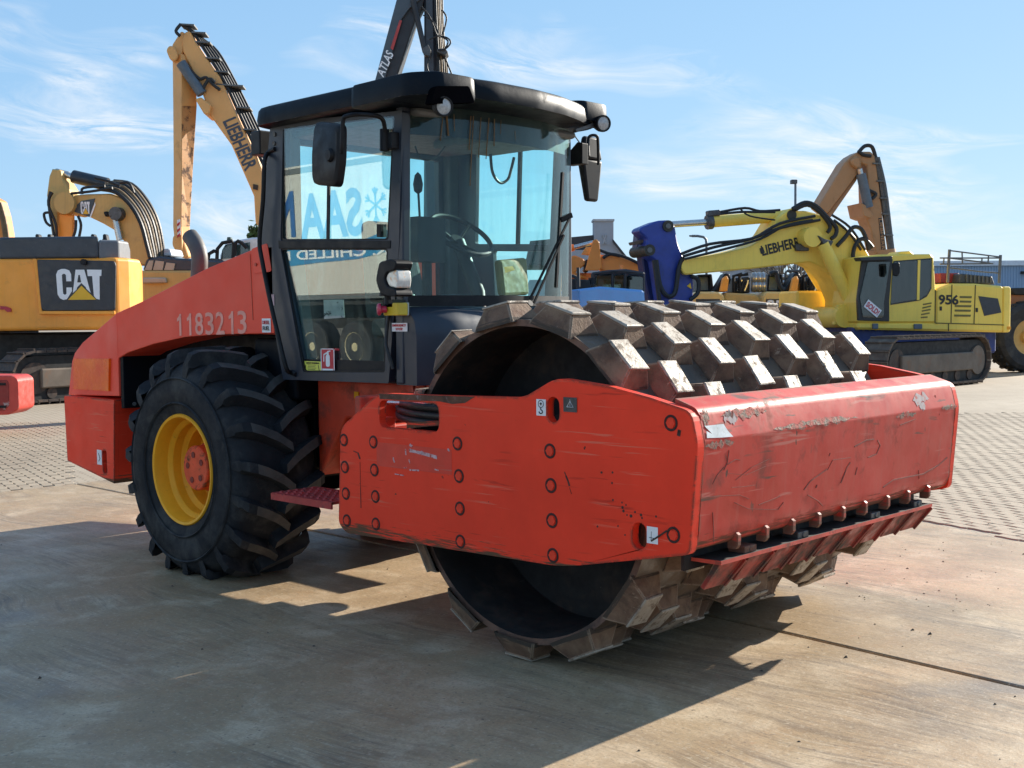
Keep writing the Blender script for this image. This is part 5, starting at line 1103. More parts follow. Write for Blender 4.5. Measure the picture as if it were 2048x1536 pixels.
# ---- R2 brown boom of a second excavator standing behind
fr2 = Fr(gp(1700, 42), 8)
e2 = thing('excavator', 'excavator with brown boom and stick folded high behind the pale yellow one', 'excavator', fr2.O)
fr2.part('stick', BROWN, [(1637, 413), (1690, 325), (1704, 311), (1720, 302), (1728, 304), (1722, 340), (1700, 370), (1656, 428)], .2, 1.0, e2, .04)
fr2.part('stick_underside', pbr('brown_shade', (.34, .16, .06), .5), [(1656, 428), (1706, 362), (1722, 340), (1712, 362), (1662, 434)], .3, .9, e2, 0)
fr2.part('stick_cheek', BROWN, [(1702, 320), (1714, 311), (1721, 318), (1721, 334), (1715, 338), (1704, 330)], .05, 1.15, e2, .05, .2)
fr2.part('boom', BROWN, [(1718, 303), (1742, 303), (1750, 312), (1758, 365), (1766, 440), (1774, 505), (1753, 508), (1742, 460), (1732, 436), (1736, 400), (1734, 330), (1724, 328)], .2, 1.0, e2, .04)
fr2.part('boom_bracket', BROWN, [(1722, 405), (1734, 412), (1747, 430), (1742, 437), (1728, 432)], 0, 1.2, e2, .02)
fr2.cyl('stick_cylinder', GREYBLUE, (1722, 348), (1737, 415), .17, e2, .1); fr2.cyl('cylinder_rod', STEEL, (1719, 338), (1722, 350), .10, e2, .1)
for x0, x1, x2 in ((1751, 1762, 1781), (1754, 1767, 1784)): fr2.tube('hose', DSTEEL, [(x0, 315), (x1, 370), (x1+8, 430), (x2, 505)], .10, e2, .3)
fr2.tube('hose', HOSE, [(1717, 305), (1730, 292), (1744, 294), (1752, 318)], .07, e2, .3); fr2.tube('hose', HOSE, [(1716, 302), (1728, 310), (1742, 312)], .06, e2, .15); fr2.tube('hose', HOSE, [(1736, 380), (1752, 388), (1744, 398)], .06, e2, .1); fr2.tube('hose', HOSE, [(1774, 395), (1778, 430), (1785, 490)], .05, e2, .3)
for x, y in ((1752, 327), (1760, 362), (1766, 396), (1771, 428), (1777, 470)): fr2.part('hose_clip', GREYP, [(x-5, y-1.5), (x+10, y-1), (x+10, y+1.5), (x-5, y+1)], .1, .5, e2, 0)
fr2.part('name_band', BLKPR, [(1757, 436), (1764, 436), (1771, 501), (1763, 501)], .19, .2, e2, 0)
A_, B_ = fr2.w(1761, 438, .18), fr2.w(1767, 500, .18); Xd = (B_-A_).normalized(); text('boom_text', 'LIEBHERR', (A_+B_)/2, Xd, (-fr2.N).cross(Xd), (B_-A_).length, .11, BROWN, e2, .02)
fr2.box('house', BROWN, -.6, 4.5, 0, 3.0, 1.3, 2.9, e2); fr2.box('lower_body', DARKM, .2, 3.2, .2, 2.8, .5, 1.3, e2); track(fr2, 'track', -1.0, 3.9, -.2, .4, 1.1, e2, MUD, False, False); track(fr2, 'track', -1.0, 3.9, 2.6, 3.2, 1.1, e2, MUD, False, False)
fr2.cyl('boom_base', BROWN, (1762, 500), (1770, 600), .5, e2, .6)

# ---- R8 articulated hauler at the right edge
fr8 = Fr(gp(2010, 31.5), 10)
h8 = thing('dump_truck', 'brown dump truck with tall black tyres half hidden behind the number 956', 'dump truck', fr8.O)
def fwheel(fr, c, r_, n0, n1, parent, hubm, name='wheel', mat=TYREB):
    a, z = fr.p(*c, n0) if len(c) == 2 and c[0] > 5 else c
    b = MB(); b.lathe([(r_*.52, .04), (r_*.60, .0), (r_*.85, -.02), (r_*.96, .04), (r_, .12), (r_, n1-n0-.12), (r_*.96, n1-n0-.04), (r_*.6, n1-n0)], (a, n0, z), (0, 1, 0), 36)
    for k in range(22):
        t_ = 2*math.pi*k/22
        for sd in (0, 1):
            m0, m1 = (.10, (n1-n0)*.5) if sd == 0 else ((n1-n0)*.5, n1-n0-.10); tt = t_+sd*math.pi/22
            P = lambda rr_, ang, h: (a+rr_*math.cos(ang), n0+h, z+rr_*math.sin(ang))
            b.hexa([P(r_*.98, tt-.06, m0), P(r_*.98, tt+.06, m0), P(r_*.98, tt+.12, m1), P(r_*.98, tt+.0, m1), P(r_*1.04, tt-.045, m0), P(r_*1.04, tt+.045, m0), P(r_*1.04, tt+.105, m1), P(r_*1.04, tt+.015, m1)])
    for p in b.v: p.z = max(p.z, .003)
    w8 = b.xform(fr.M).build(name, mat, parent, smooth=True, angle=30)
    b = MB(); b.lathe([(r_*.56, .05), (r_*.50, .06), (r_*.46, .18), (r_*.2, .20), (r_*.18, .08), (.001, .07)], (a, n0, z), (0, 1, 0), 28); b.xform(fr.M).build('wheel_rim', hubm, w8, smooth=True, angle=30)
a0 = fr8.p(2046, 703, 0)[0]; fwheel(fr8, (a0, .92), .92, -.35, .4, h8, CATY2); a1 = fr8.p(1955, 703, 0)[0]; fwheel(fr8, (a1, .92), .92, .9, 1.6, h8, CATY2); fwheel(fr8, (a1-3.2, .92), .92, .9, 1.6, h8, CATY2)
fr8.part('axle_frame', CATY2, [(1975, 666), (2040, 664), (2040, 700), (1978, 705)], .5, 1.4, h8, .04); fr8.part('frame_rail', DARKM, [(1975, 680), (2020, 680), (2020, 690), (1975, 690)], .46, .5, h8)
fr8.part('dump_body', pbr('hauler_brown', (.30, .115, .040), .55, var=.2, scale=1.5, streak=((.16, .08, .04), .5)), [(2020, 590), (2052, 576), (2130, 572), (2130, 660), (2030, 664), (2015, 640)], .0, 2.6, h8, .05)
fr8.part('body_rim', DARKM, [(2018, 576), (2130, 574), (2130, 590), (2030, 590)], -.1, 2.7, h8, .03)
fr8.box('chassis', DARKM, a1-3.4, a0+1, .4, 1.6, .7, 1.3, h8)

# ---- R7 blue clad warehouse
f7 = Fr(gp(1960, 85), 4)
bl = thing('warehouse', 'long pale blue clad warehouse at the back of the yard', 'warehouse', f7.O)
s0, s1 = f7.p(1790, 600)[0], f7.p(2300, 600)[0]; zt = f7.p(2040, 531)[1]
f7.box('wall', CLAD, s0, s1, 0, 30, 0, zt, bl, 0)
for k in range(90): 
    x = s0+.25+(s1-s0-.5)*k/89; f7.box('cladding_rib', CLAD, x-.03, x+.03, -.05, 0, 0, zt-.02, bl, 0)
f7.box('roof_edge', pbr('roof_pale', (.55, .60, .66), .6), s0-.2, s1+.2, -.25, 30.2, zt, zt+.35, bl, 0)
f7.box('wall_lamp', DARKM, f7.p(2040, 545)[0], f7.p(2048, 545)[0]+.3, -.4, -.05, f7.p(2040, 548)[1], f7.p(2040, 543)[1], bl, 0)

# ---- R6 house with slate roof and rendered chimney
f6 = Fr(gp(1205, 62), 0)
ho = thing('house', 'house with dark slate roof and tall white rendered chimney', 'house', f6.O)
f6.part('gable_wall', WALLW, [(1188, 445), (1226, 445), (1226, 485), (1247, 512), (1262, 530), (1262, 640), (1120, 640), (1120, 500), (1188, 500)], 0, .4, ho, 0)
f6.part('roof', ROOFD, [(1060, 482), (1188, 470), (1188, 520), (1090, 530), (1050, 530)], .2, 7, ho, 0)
b = MB(); A, B, C_, D_ = f6.l(1226, 483, -.3), f6.l(1268, 535, -.3), f6.l(1268, 531, -.3), f6.l(1226, 478, -.3)
b.hexa([A, B, B+Vector((0, 7, 0)), A+Vector((0, 7, 0)), D_, C_, C_+Vector((0, 7, 0)), D_+Vector((0, 7, 0))]).xform(f6.M).build('roof', ROOFD, ho)
f6.part('chimney_cap', pbr('cap_grey', (.40, .41, .43), .8), [(1186, 438), (1229, 438), (1229, 442), (1186, 442)], -.1, 1.2, ho, 0); f6.part('chimney', WALLW, [(1188, 441), (1227, 441), (1227, 490), (1188, 490)], -.02, 1.1, ho, 0)
f6.box('back_wall', WALLW, f6.p(1060, 600)[0], f6.p(1260, 600)[0], .5, 7, 0, 3.5, ho, 0)
f6.cyl('anchor_iron', pbr('iron', (.3, .31, .33), .7), (1206, 470), (1212, 488), .06, ho, -.05); f6.cyl('anchor_iron', pbr('iron', (.3, .31, .33), .7), (1212, 470), (1206, 488), .06, ho, -.05)

# ---- R4 light blue machine with cab behind the drum
f4 = Fr(gp(1210, 21), -6)
m4 = thing('wheel_loader', 'light blue loader seen behind the drum with dark glazed cab', 'loader', f4.O)
f4.part('bucket', LBLUE, [(1122, 582), (1200, 573), (1288, 580), (1292, 640), (1130, 640)], 0, 1.4, m4, .04)
f4.part('bucket_side', pbr('blue_darker', (.08, .20, .42), .45), [(1122, 582), (1158, 580), (1160, 640), (1126, 640)], -.03, .02, m4, .01)
f4.part('cab', pbr('cab_dark', (.02, .022, .026), .4), [(1182, 545), (1215, 540), (1252, 538), (1290, 544), (1290, 585), (1180, 580)], 1.5, 2.6, m4, .03, 0, [[(1190, 549), (1222, 545), (1222, 576), (1188, 576)], [(1227, 548), (1248, 546), (1246, 577), (1227, 577)], [(1253, 550), (1286, 551), (1286, 580), (1252, 580)]])
f4.part('pane', BGLASS, [(1184, 546), (1288, 546), (1288, 582), (1182, 580)], 1.9, 1.93, m4, 0)
f4.part('pane', pbr('pale_pane', (.50, .60, .62), .3), [(1253, 550), (1286, 551), (1286, 580), (1252, 580)], 2.0, 2.03, m4, 0)
f4.part('beacon', ORNG, [(1239, 530), (1246, 530), (1246, 538), (1239, 538)], 1.9, 2.0, m4, 0)
f4.cyl('work_lamp', BLACK, (1184, 568), (1184, 556), .07, m4, 1.3); f4.part('front_frame', DARKM, [(1125, 556), (1180, 560), (1180, 582), (1122, 582)], 1.2, 1.5, m4)
f4.tube('hydraulic_hose', HOSE, [(1133, 555), (1145, 552), (1154, 560), (1156, 590)], .03, m4, .9); f4.tube('hydraulic_hose', HOSE, [(1156, 535), (1157, 575), (1155, 610)], .03, m4, .9)
f4.box('chassis', LBLUE, -.9, 1.3, 1.5, 4.6, .5, 1.5, m4); 
for sx in (-1.0, 1.4): 
    fwheel(f4, (sx, .65), .65, 1.3, 1.8, m4, LBLUE) if False else None
b = MB(); [b.cyl(f4.M @ Vector((x, n, .62)), f4.M @ Vector((x, n+.0, .62))+f4.T*.45, .62, .62, 24) for x in (-1.35, 1.2) for n in ()]
for x in (-1.35, 1.25):
    for n in (2.0, 4.2): MB().cyl(f4.M @ Vector((x, n, .62)), f4.M @ Vector((x+.42, n, .62)), .62, .62, 24).build('wheel', TYREB, m4, bevel=.06)

# ---- R5 orange excavator with raised arm
f5 = Fr(gp(1180, 29), 0)
e5 = thing('excavator', 'bright orange excavator with double plate linkage in front of the slate roofed house', 'excavator', f5.O)
f5.part('arm', ORANGE, [(1128, 556), (1130, 518), (1150, 510), (1168, 518), (1173, 528), (1150, 545), (1176, 556)], .4, .9, e5, .03)
for n in (.25, 1.0): f5.part('link_plate', ORANGE, [(1170, 541), (1186, 480), (1193, 478), (1199, 484), (1204, 536), (1196, 541)], n, n+.08, e5, .02)
f5.cyl('cylinder_rod', STEEL, (1146, 495), (1190, 484), .055, e5, .65); f5.cyl('cylinder', ORANGE, (1128, 499), (1148, 495), .085, e5, .65); f5.part('link_tab', pbr('tab_gold', (.45, .25, .06), .5), [(1163, 508), (1172, 494), (1184, 493), (1180, 510)], .5, .8, e5, .01)
f5.part('boom', ORANGE, [(1198, 510), (1225, 508), (1280, 527), (1290, 540), (1290, 556), (1200, 540)], .35, .9, e5, .03)
f5.part('swivel', BLACK, [(1168, 540), (1172, 518), (1177, 520), (1176, 545)], .3, 1.1, e5, .02)
f5.part('post', ORANGE, [(1127, 470), (1134, 470), (1138, 520), (1136, 560), (1130, 560)], .3, .8, e5, .02)
for pts in ([(1206, 516), (1222, 508), (1250, 514), (1280, 528)], [(1200, 500), (1215, 506), (1240, 512)]): f5.tube('hose', HOSE, pts, .04, e5, .3)
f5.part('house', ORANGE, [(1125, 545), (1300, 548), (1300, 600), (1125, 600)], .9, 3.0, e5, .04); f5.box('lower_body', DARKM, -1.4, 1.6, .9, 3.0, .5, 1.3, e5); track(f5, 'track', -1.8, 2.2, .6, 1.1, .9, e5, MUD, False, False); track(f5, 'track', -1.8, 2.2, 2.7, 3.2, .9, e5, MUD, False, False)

# ---- R3 row of yellow loaders behind the drum
def loader(px, depth, label, logo):
    f3 = Fr(gp(px, depth), 0); m = thing('tracked_loader', label, 'loader', f3.O, None); d = px-1420
    X = lambda l: [(x+d, y) for x, y in l]
    hood = f3.part('hood', CREAM, X([(1385, 592), (1392, 583), (1440, 584), (1449, 592), (1449, 640), (1386, 640)]), 0, 2.4, m, .05)
    f3.part('tail_panel', GUARD, X([(1392, 598), (1440, 598), (1440, 636), (1392, 636)]), -.02, .02, hood, .01)
    if logo: cat_letters(f3, 1394+d, 600, 1438+d, 626, -.03, hood)
    f3.part('side_body', CATY2, X([(1449, 585), (1512, 588), (1524, 600), (1524, 640), (1449, 640)]), .8, 3.0, m, .05)
    f3.part('rear_body', CATY, X([(1374, 590), (1386, 590), (1386, 640), (1374, 640)]), .8, 3.0, m, .05)
    cb = f3.part('cab_frame', BLACK, X([(1396, 549), (1424, 548), (1428, 583), (1394, 583)]), 1.6, 2.6, m, .02, 0, [X([(1399, 553), (1421, 552), (1422, 580), (1398, 580)])])
    f3.part('pane', pbr('cab_pale_glass', (.36, .45, .44), .25), X([(1398, 551), (1423, 550), (1424, 582), (1396, 582)]), 2.1, 2.13, cb, 0)
    f3.part('boom_arm', BLACK, X([(1428, 582), (1444, 556), (1450, 546), (1460, 548), (1462, 560), (1452, 584)]), .9, 1.6, m, .03); f3.part('boom_plate', CATY, X([(1440, 583), (1446, 556), (1454, 551), (1458, 560), (1455, 583)]), .7, .9, m, .02)
    for x in (1482, 1470): f3.tube('frame_tube', BLACK, X([(x-2, 584), (x-3, 552), (x+14, 548)]), .05, m, 1.0, sm=0)
    for k, y in enumerate((557, 572)):
        f3.cyl('filter_drum', pbr('filter_steel', (.32, .29, .26), .35, metal=.6), (1503+d, y), (1530+d, y), .17, m, 1.2)
        for q in range(3): f3.cyl('filter_band', STEEL, (1509+8*q+d, y), (1511+8*q+d, y), .185, m, 1.2)
    f3.tube('air_hose', HOSE, X([(1540, 548), (1552, 545), (1556, 560), (1562, 575), (1568, 580)]), .07, m, .8)
    f3.part('engine_block', pbr('engine_dark', (.035, .032, .03), .6, var=.5, scale=12), X([(1466, 556), (1500, 553), (1500, 586), (1466, 586)]), 1.3, 2.4, m, .03)
    for q in range(4): f3.tube('pipe', STEEL if q % 2 else HOSE, X([(1468+7*q, 582), (1470+8*q, 566+3*(q % 2)), (1478+6*q, 560)]), .035, m, 1.1)
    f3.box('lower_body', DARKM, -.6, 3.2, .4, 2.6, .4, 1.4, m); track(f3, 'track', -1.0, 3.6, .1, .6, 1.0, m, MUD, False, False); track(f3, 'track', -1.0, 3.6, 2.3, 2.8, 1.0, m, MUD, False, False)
loader(1420, 33, 'yellow tracked loader with bare engine just right of the deep blue stick', False)
loader(1560, 33.5, 'yellow tracked loader under the boom with large lettered tail panel', True)
f3 = Fr(gp(1640, 35), 0); m = thing('tracked_loader', 'yellow tracked loader with black folded arm below the pale boom cylinders', 'loader', f3.O)
f3.part('side_body', CATY2, [(1580, 588), (1665, 590), (1665, 650), (1580, 650)], 0, 2.4, m, .05); f3.part('arm', BLACK, [(1568, 585), (1588, 545), (1598, 544), (1604, 556), (1604, 586), (1585, 586)], .3, .9, m, .03); f3.part('arm_plate', CATY, [(1586, 585), (1592, 560), (1602, 556), (1600, 585)], .2, .3, m, .02)
f3.tube('frame_tube', DSTEEL, [(1571, 580), (1571, 546), (1574, 542), (1600, 542)], .04, m, .2, sm=0); f3.tube('frame_tube', DSTEEL, [(1616, 560), (1612, 590), (1606, 612)], .06, m, .0, sm=0)
f3.part('control_box', GREYP, [(1604, 552), (1616, 552), (1616, 566), (1604, 566)], .2, .6, m, .01); f3.part('engine', pbr('engine_dark', (.035, .032, .03), .6, var=.5, scale=12), [(1606, 565), (1640, 560), (1642, 590), (1606, 588)], .5, 1.8, m, .03)
f3.box('lower_body', DARKM, -1.6, 1.2, .3, 2.4, .4, 1.4, m); track(f3, 'track', -1.9, 1.5, .1, .6, 1.0, m, MUD, False, False); track(f3, 'track', -1.9, 1.5, 2.0, 2.5, 1.0, m, MUD, False, False)
# white shed and far wall behind the loaders
f9 = Fr(gp(1540, 75), 0); sh = thing('shed', 'low white shed beyond the row of yellow loaders', 'shed', f9.O)
f9.box('wall', WALLW, f9.p(1490, 600)[0], f9.p(1566, 600)[0], 0, 8, 0, f9.p(1500, 536)[1], sh, 0); f9.box('roof', pbr('shed_roof', (.35, .36, .38), .7), f9.p(1487, 600)[0], f9.p(1569, 600)[0], -.4, 8.4, f9.p(1500, 536)[1], f9.p(1500, 530)[1], sh, 0)

# ---- lamp posts
f10 = Fr(gp(1590, 70), 0); lp = thing('lamp_post', 'slim straight lamp post with square floodlight head above the pale boom', 'lamp post', f10.O)
zt = f10.p(1590, 366)[1]; MB().cyl(f10.O, f10.O+Vector((0, 0, zt)), .10, .07, 10).build('pole', GREYBLUE, lp, smooth=True); f10.part('floodlight', DSTEEL, [(1583, 359), (1595, 359), (1595, 367), (1583, 367)], -.2, .2, lp, .02)
f11 = Fr(gp(1413, 75), 0); lp = thing('lamp_post', 'grey street lamp with curved arm behind the chrome cylinder rod', 'lamp post', f11.O)
q = [f11.l(1413, 640), f11.l(1413, 488), f11.l(1412, 479), f11.l(1407, 474), f11.l(1395, 472), f11.l(1384, 472)]; q[0].z = 0
MB().tube(q, .08, 8).xform(f11.M).build('pole', GREYBLUE, lp, smooth=True); f11.part('lamp_head', GREYP, [(1379, 470), (1392, 470), (1391, 474), (1380, 473)], -.15, .15, lp, .02)

# ---- trees beyond the yard
LEAF = pbr('leaf', (.055, .085, .025), .75, var=.45, scale=.9, spec=.2); LEAF2 = pbr('leaf_dry', (.10, .105, .045), .8, var=.4, scale=.9, spec=.2); BARK = pbr('bark', (.12, .095, .07), .9, var=.3, scale=4)
def tree(px, depth, h, rw, label, mat, seed, n=1400, bare=False):
    o = gp(px, depth); t = thing('tree', label, 'tree', o); r_ = random.Random(seed); b = MB(); tips = []
    b.tube([o, o+Vector((.1, 0, h*.3)), o+Vector((-.1, .1, h*.55)), o+Vector((.1, 0, h*.9))], .2, 8, rs=[h*.03, h*.024, h*.016, h*.006])
    def limb(p, d, ln, rad_, lev):
        q = p+d*ln; mid = p+d*ln*.5+Vector((r_.uniform(-.1, .1), r_.uniform(-.1, .1), .06))*ln; b.tube([p, mid, q], rad_, 5, rs=[rad_, rad_*.75, rad_*.45]); tips.append(q); tips.append(mid)
        if lev: [limb(p+(q-p)*r_.uniform(.4, 1), (d+Vector((r_.uniform(-.8, .8), r_.uniform(-.8, .8), r_.uniform(-.2, .7)))).normalized(), ln*r_.uniform(.5, .75), rad_*.55, lev-1) for _ in range(3 if not bare else 4)]
    for k in range(9):
        a = r_.uniform(0, 6.28); z = h*r_.uniform(.3, .8); limb(o+Vector((0, 0, z)), Vector((math.cos(a), math.sin(a), r_.uniform(.2, .8))).normalized(), rw*r_.uniform(.55, .95), h*.011, 2)
    b.build('trunk', BARK, t, smooth=True)
    if not bare:
        c = MB()
        for k in range(n):
            p = r_.choice(tips)+Vector((r_.gauss(0, rw*.13), r_.gauss(0, rw*.13), r_.gauss(0, rw*.12))); s_ = r_.uniform(.09, .17)
            x = Vector((r_.uniform(-1, 1), r_.uniform(-1, 1), r_.uniform(-1, 1))).normalized(); y = x.cross(Vector((r_.uniform(-1, 1), r_.uniform(-1, 1), r_.uniform(-1, 1)))).normalized()
            c.add([p-x*s_, p+y*s_*.55, p+x*s_, p-y*s_*.55], [(0, 1, 2, 3)])
        c.build('crown', mat, t, kind='stuff')
    return t
tree(552, 48, 6.6, 1.0, 'dense green tree seen between the handrail and the rear cab post', LEAF, 3, 2600)
tree(1600, 66, 5.6, 2.6, 'bare twiggy tree standing beyond the tracked loaders', BARK, 8, 0, True)
tree(1276, 95, 5.4, 3.0, 'small dry leaved tree right of the white chimney gable', LEAF2, 9, 900)
tree(1560, 72, 5.0, 2.4, 'low bare tree beside the white shed', BARK, 12, 0, True)
# ---- L1 yellow excavator, tail to the camera
fl = Fr(gp(110, 24), 0)
l1 = thing('excavator', 'yellow excavator turned tail on with big white lettering on a black counterweight panel', 'excavator', fl.O)
def plan(name, mat, pts, ytop, ybot, parent, bevel=.05, yref=560, fr=fl):
    """solid with a plan outline given as (pixel column, n)"""
    o = [(fr.p(x, yref, n)[0], n) for x, n in pts]; zt_, zb_ = fr.p(110, ytop, 0)[1], fr.p(110, ybot, 0)[1]
    return MB().prism(o, 'z', zb_, zt_).xform(fr.M).build(name, mat, parent, bevel=bevel, seg=3)
cw = plan('counterweight', CATY, [(-160, .5), (-120, .05), (232, 0), (258, .28), (281, .9), (285, 3.2), (-170, 3.2)], 516, 661, l1, .07)
fl.part('logo_panel', GUARD, [(73, 519), (228, 522), (231, 530), (229, 621), (85, 622), (80, 612)], -.05, .02, cw, .015, .05)
fl.part('panel_frame', CATY, [(66, 517), (73, 518), (83, 622), (229, 622), (229, 629), (78, 629)], -.06, .02, cw, .012)
cat_letters(fl, 112, 538, 205, 599, -.051, cw)
fl.pin('eye_bolt', BLACK, (166, 524), .06, -.14, -.03, cw)
plan('hood', HOODG, [(0, .05), (90, .02), (199, .0), (199, 3), (0, 3)], 473, 517, l1, .05); plan('hood_end', HOODL, [(199, .004), (240, .22), (259, .7), (262, 3), (199, 3)], 480, 519, l1, .05)
for x in (73, 97, 184, 208): fl.part('hood_hinge', BLACK, [(x-7, 484), (x-3, 477), (x-3, 468), (x+3, 468), (x+5, 477), (x+7, 484)], .25, .45, l1, .02)
fl.part('red_mark', pbr('mark_red', (.45, .02, .04), .5), fillet([(0, 612), (15, 613), (22, 618), (22, 624), (10, 624), (0, 621)], 3) if False else [(0, 612), (12, 613), (21, 617), (22, 623), (14, 624), (9, 619), (0, 619)], -.012, .06, cw, 0)
fl.box('lower_body', DARKM, -2.2, 1.6, .6, 3.4, .55, 1.35, l1)
fu = Fr(fl.O+fl.N*1.6, 52)
track(fu, 'track', -2.6, 2.4, -1.7, -1.1, 1.0, l1, TRACK); track(fu, 'track', -2.6, 2.4, 1.1, 1.7, 1.0, l1, TRACK)
# ---- L2 excavator with boom up, facing left
f2 = Fr(gp(330, 30), -8)
l2 = thing('excavator', 'dusty yellow excavator with lettered boom and hose bundle bent down towards its tail', 'excavator', f2.O)
bo = f2.part('boom', CATY2, [(140, 424), (141, 391), (176, 388), (221, 387), (246, 397), (267, 418), (281, 443), (290, 469), (297, 505), (300, 530), (262, 530), (256, 495), (244, 478), (230, 461), (206, 447), (179, 434), (150, 428)], .2, .95, l2, .03, .05)
f2.part('boom_badge', pbr('badge_grey', (.05, .062, .075), .5), [(149, 424), (152, 412), (162, 402), (190, 397), (179, 434)], .18, .2, bo, 0, 0); f2.part('badge_edge', WHITE, [(190, 404), (191, 410), (182, 434), (179, 434)], .175, .18, bo, 0)
cat_letters(f2, 161, 403, 180, 428, .176, bo)
f2.part('stick', CATY2, [(96, 420), (93, 390), (98, 352), (104, 338), (120, 339), (123, 356), (137, 378), (140, 392), (120, 396), (116, 430), (117, 480), (146, 480), (146, 560), (104, 560), (103, 470)], .3, .85, l2, .03)
f2.part('stick_face', CATY, [(118, 428), (146, 430), (146, 560), (112, 560)], .22, .32, l2, .02)
f2.part('boom_nose', CATY, [(108, 396), (128, 385), (141, 391), (138, 424), (124, 424), (112, 414)], .1, 1.05, l2, .04, .08); f2.pin('boom_nose_boss', CATY2, (128, 406), .28, .04, 1.1, l2)
f2.cyl('cylinder_rod', STEEL, (112, 343), (149, 355), .085, l2, .55); f2.cyl('stick_cylinder', GUARD, (147, 353), (215, 369), .17, l2, .55); f2.part('link', GUARD, [(103, 338), (121, 339), (122, 346), (106, 350)], .35, .8, l2, .02)
f2.cyl('boom_rod', STEEL, (230, 434), (240, 480), .085, l2, .1); f2.pin('cylinder_boss', DSTEEL, (230, 427), .17, -.05, .3, l2); f2.part('boom_lamp', BLACK, [(206, 424), (213, 422), (217, 430), (210, 434)], .05, .2, l2, .02)
rr = random.Random(4)
HB = pbr('hose_dusty', (.16, .105, .05), .7, var=.4, scale=5)
for k in range(7):
    d_ = k*5.2
    f2.tube('hose', HB if k % 2 else HOSE, [(200+d_*.9, 378-d_*.5), (232+d_, 386-d_*.6+rr.uniform(-2, 2)), (262+d_*1.02, 412-d_*.35), (282+d_*1.05, 448-d_*.2), (294+d_*1.0, 492), (300+d_*.8, 515)], .055, l2, .15+.08*k)
for pts in ([(105, 385), (98, 400), (100, 430), (108, 470), (106, 500)], [(101, 383), (97, 410), (112, 450), (113, 490)], [(96, 425), (88, 428), (92, 444), (101, 452)], [(156, 432), (162, 450), (158, 475)], [(152, 440), (151, 460), (146, 475)], [(142, 387), (180, 383), (225, 376)], [(165, 388), (167, 376), (210, 372)], [(240, 366), (258, 366), (268, 386)], [(190, 356), (215, 362), (240, 372)]):
    f2.tube('hose', HOSE, pts, .035, l2, .1)
f2.part('house', CATY2, [(276, 541), (390, 541), (470, 545), (470, 660), (276, 660)], 0, 2.8, l2, .05)
f2.part('engine_cover', HOODG, [(284, 542), (292, 517), (319, 512), (354, 516), (386, 518), (455, 522), (460, 545)], .1, 2.6, l2, .05)
for pts in ([(289, 540), (298, 521), (307, 521), (303, 540)], [(306, 540), (311, 521), (328, 523), (325, 540)], [(328, 540), (333, 525), (350, 527), (347, 540)]): f2.part('cover_panel', BEIGE, pts, .07, .1, l2, 0)
f2.part('tool_box', pbr('box_pale', (.42, .45, .48), .6), [(299, 513), (302, 499), (338, 497), (343, 512)], .6, 1.4, l2, .03); f2.part('deck', DARKM, [(260, 500), (300, 498), (300, 516), (262, 516)], .3, 1.6, l2, .02)
f2.part('side_tank', BEIGE, [(284, 555), (330, 555), (332, 566), (284, 567)], -.12, 0, l2, .03)
f2.box('lower_body', DARKM, -1.0, 2.6, .3, 2.6, .5, 1.35, l2); track(f2, 'track', -2.0, 3.0, -.1, .5, 1.0, l2, TRACK, False, False); track(f2, 'track', -2.0, 3.0, 2.3, 2.9, 1.0, l2, TRACK, False, False)
# ---- L3 long orange boom and hanging stick
f3 = Fr(gp(470, 36), 4)
l3 = thing('excavator', 'excavator with a long orange boom and rust stained stick hanging straight down', 'excavator', f3.O)
bo = f3.part('boom', LIEBO, [(366, 103), (364, 80), (370, 64), (380, 62), (391, 84), (414, 118), (440, 154), (480, 245), (524, 340), (590, 470), (600, 560), (560, 560), (545, 480), (511, 446), (508, 392), (463, 290), (420, 230), (398, 168)], .2, .95, l3, .03)
RSTK = pbr('stick_rusty', (.52, .26, .09), .6, var=.1, scale=1.5, dirt=((.10, .05, .028), .52, .60, 2.2))
b = MB(); lv = [(108, 344, 363, 378), (124, 345, 363, 392), (212, 346, 363, 394), (340, 347, 363, 386), (453, 346, 362, 380), (512, 352, 364, 378)]
rows = [[f3.l(a_, y, .45), f3.l(m_, y, .12), f3.l(c_, y, .50), f3.l((a_+c_)/2, y, .95)] for y, a_, m_, c_ in lv]; vs = [p for r_ in rows for p in r_]; n = len(rows)
fs = [(i*4+k, i*4+(k+1) % 4, (i+1)*4+(k+1) % 4, (i+1)*4+k) for i in range(n-1) for k in range(4)]+[(0, 1, 2, 3), ((n-1)*4+3, (n-1)*4+2, (n-1)*4+1, (n-1)*4)]
b.add(vs, fs, 0); b.m = [1 if (i % 4 == 1 and i//4 >= 2 and i//4 < 4) else 0 for i in range(len(fs))]; b.xform(f3.M).build('stick', [LIEBO, RSTK], l3, bevel=.02)
f3.part('stick_tip', LIEBO, [(346, 470), (364, 470), (378, 515), (360, 516), (344, 490)], .2, .8, l3, .03, .1)
f3.part('stick_cheek', LIEBO, [(332, 100), (338, 91), (347, 92), (356, 110), (352, 122), (340, 120)], .05, 1.1, l3, .03, .1); f3.part('stick_head', LIEBO, [(344, 90), (362, 62), (370, 66), (366, 104), (356, 122), (347, 122)], .25, .9, l3, .03)
f3.cyl('stick_cylinder', GREYBLUE, (362, 126), (404, 188), .16, l3, .1); f3.part('cylinder_bracket', LIEBO, [(390, 198), (402, 194), (422, 210), (418, 228), (408, 228)], -.05, 1.2, l3, .03)
for k in range(5): f3.tube('hose', HOSE, [(364+4*k, 50+3*k), (384+5*k, 62+4*k), (415+5*k, 108-k), (450+4*k, 165-2*k), (490+4*k, 252-4*k), (530+3*k, 335-5*k)], .055, l3, .3+.1*k)
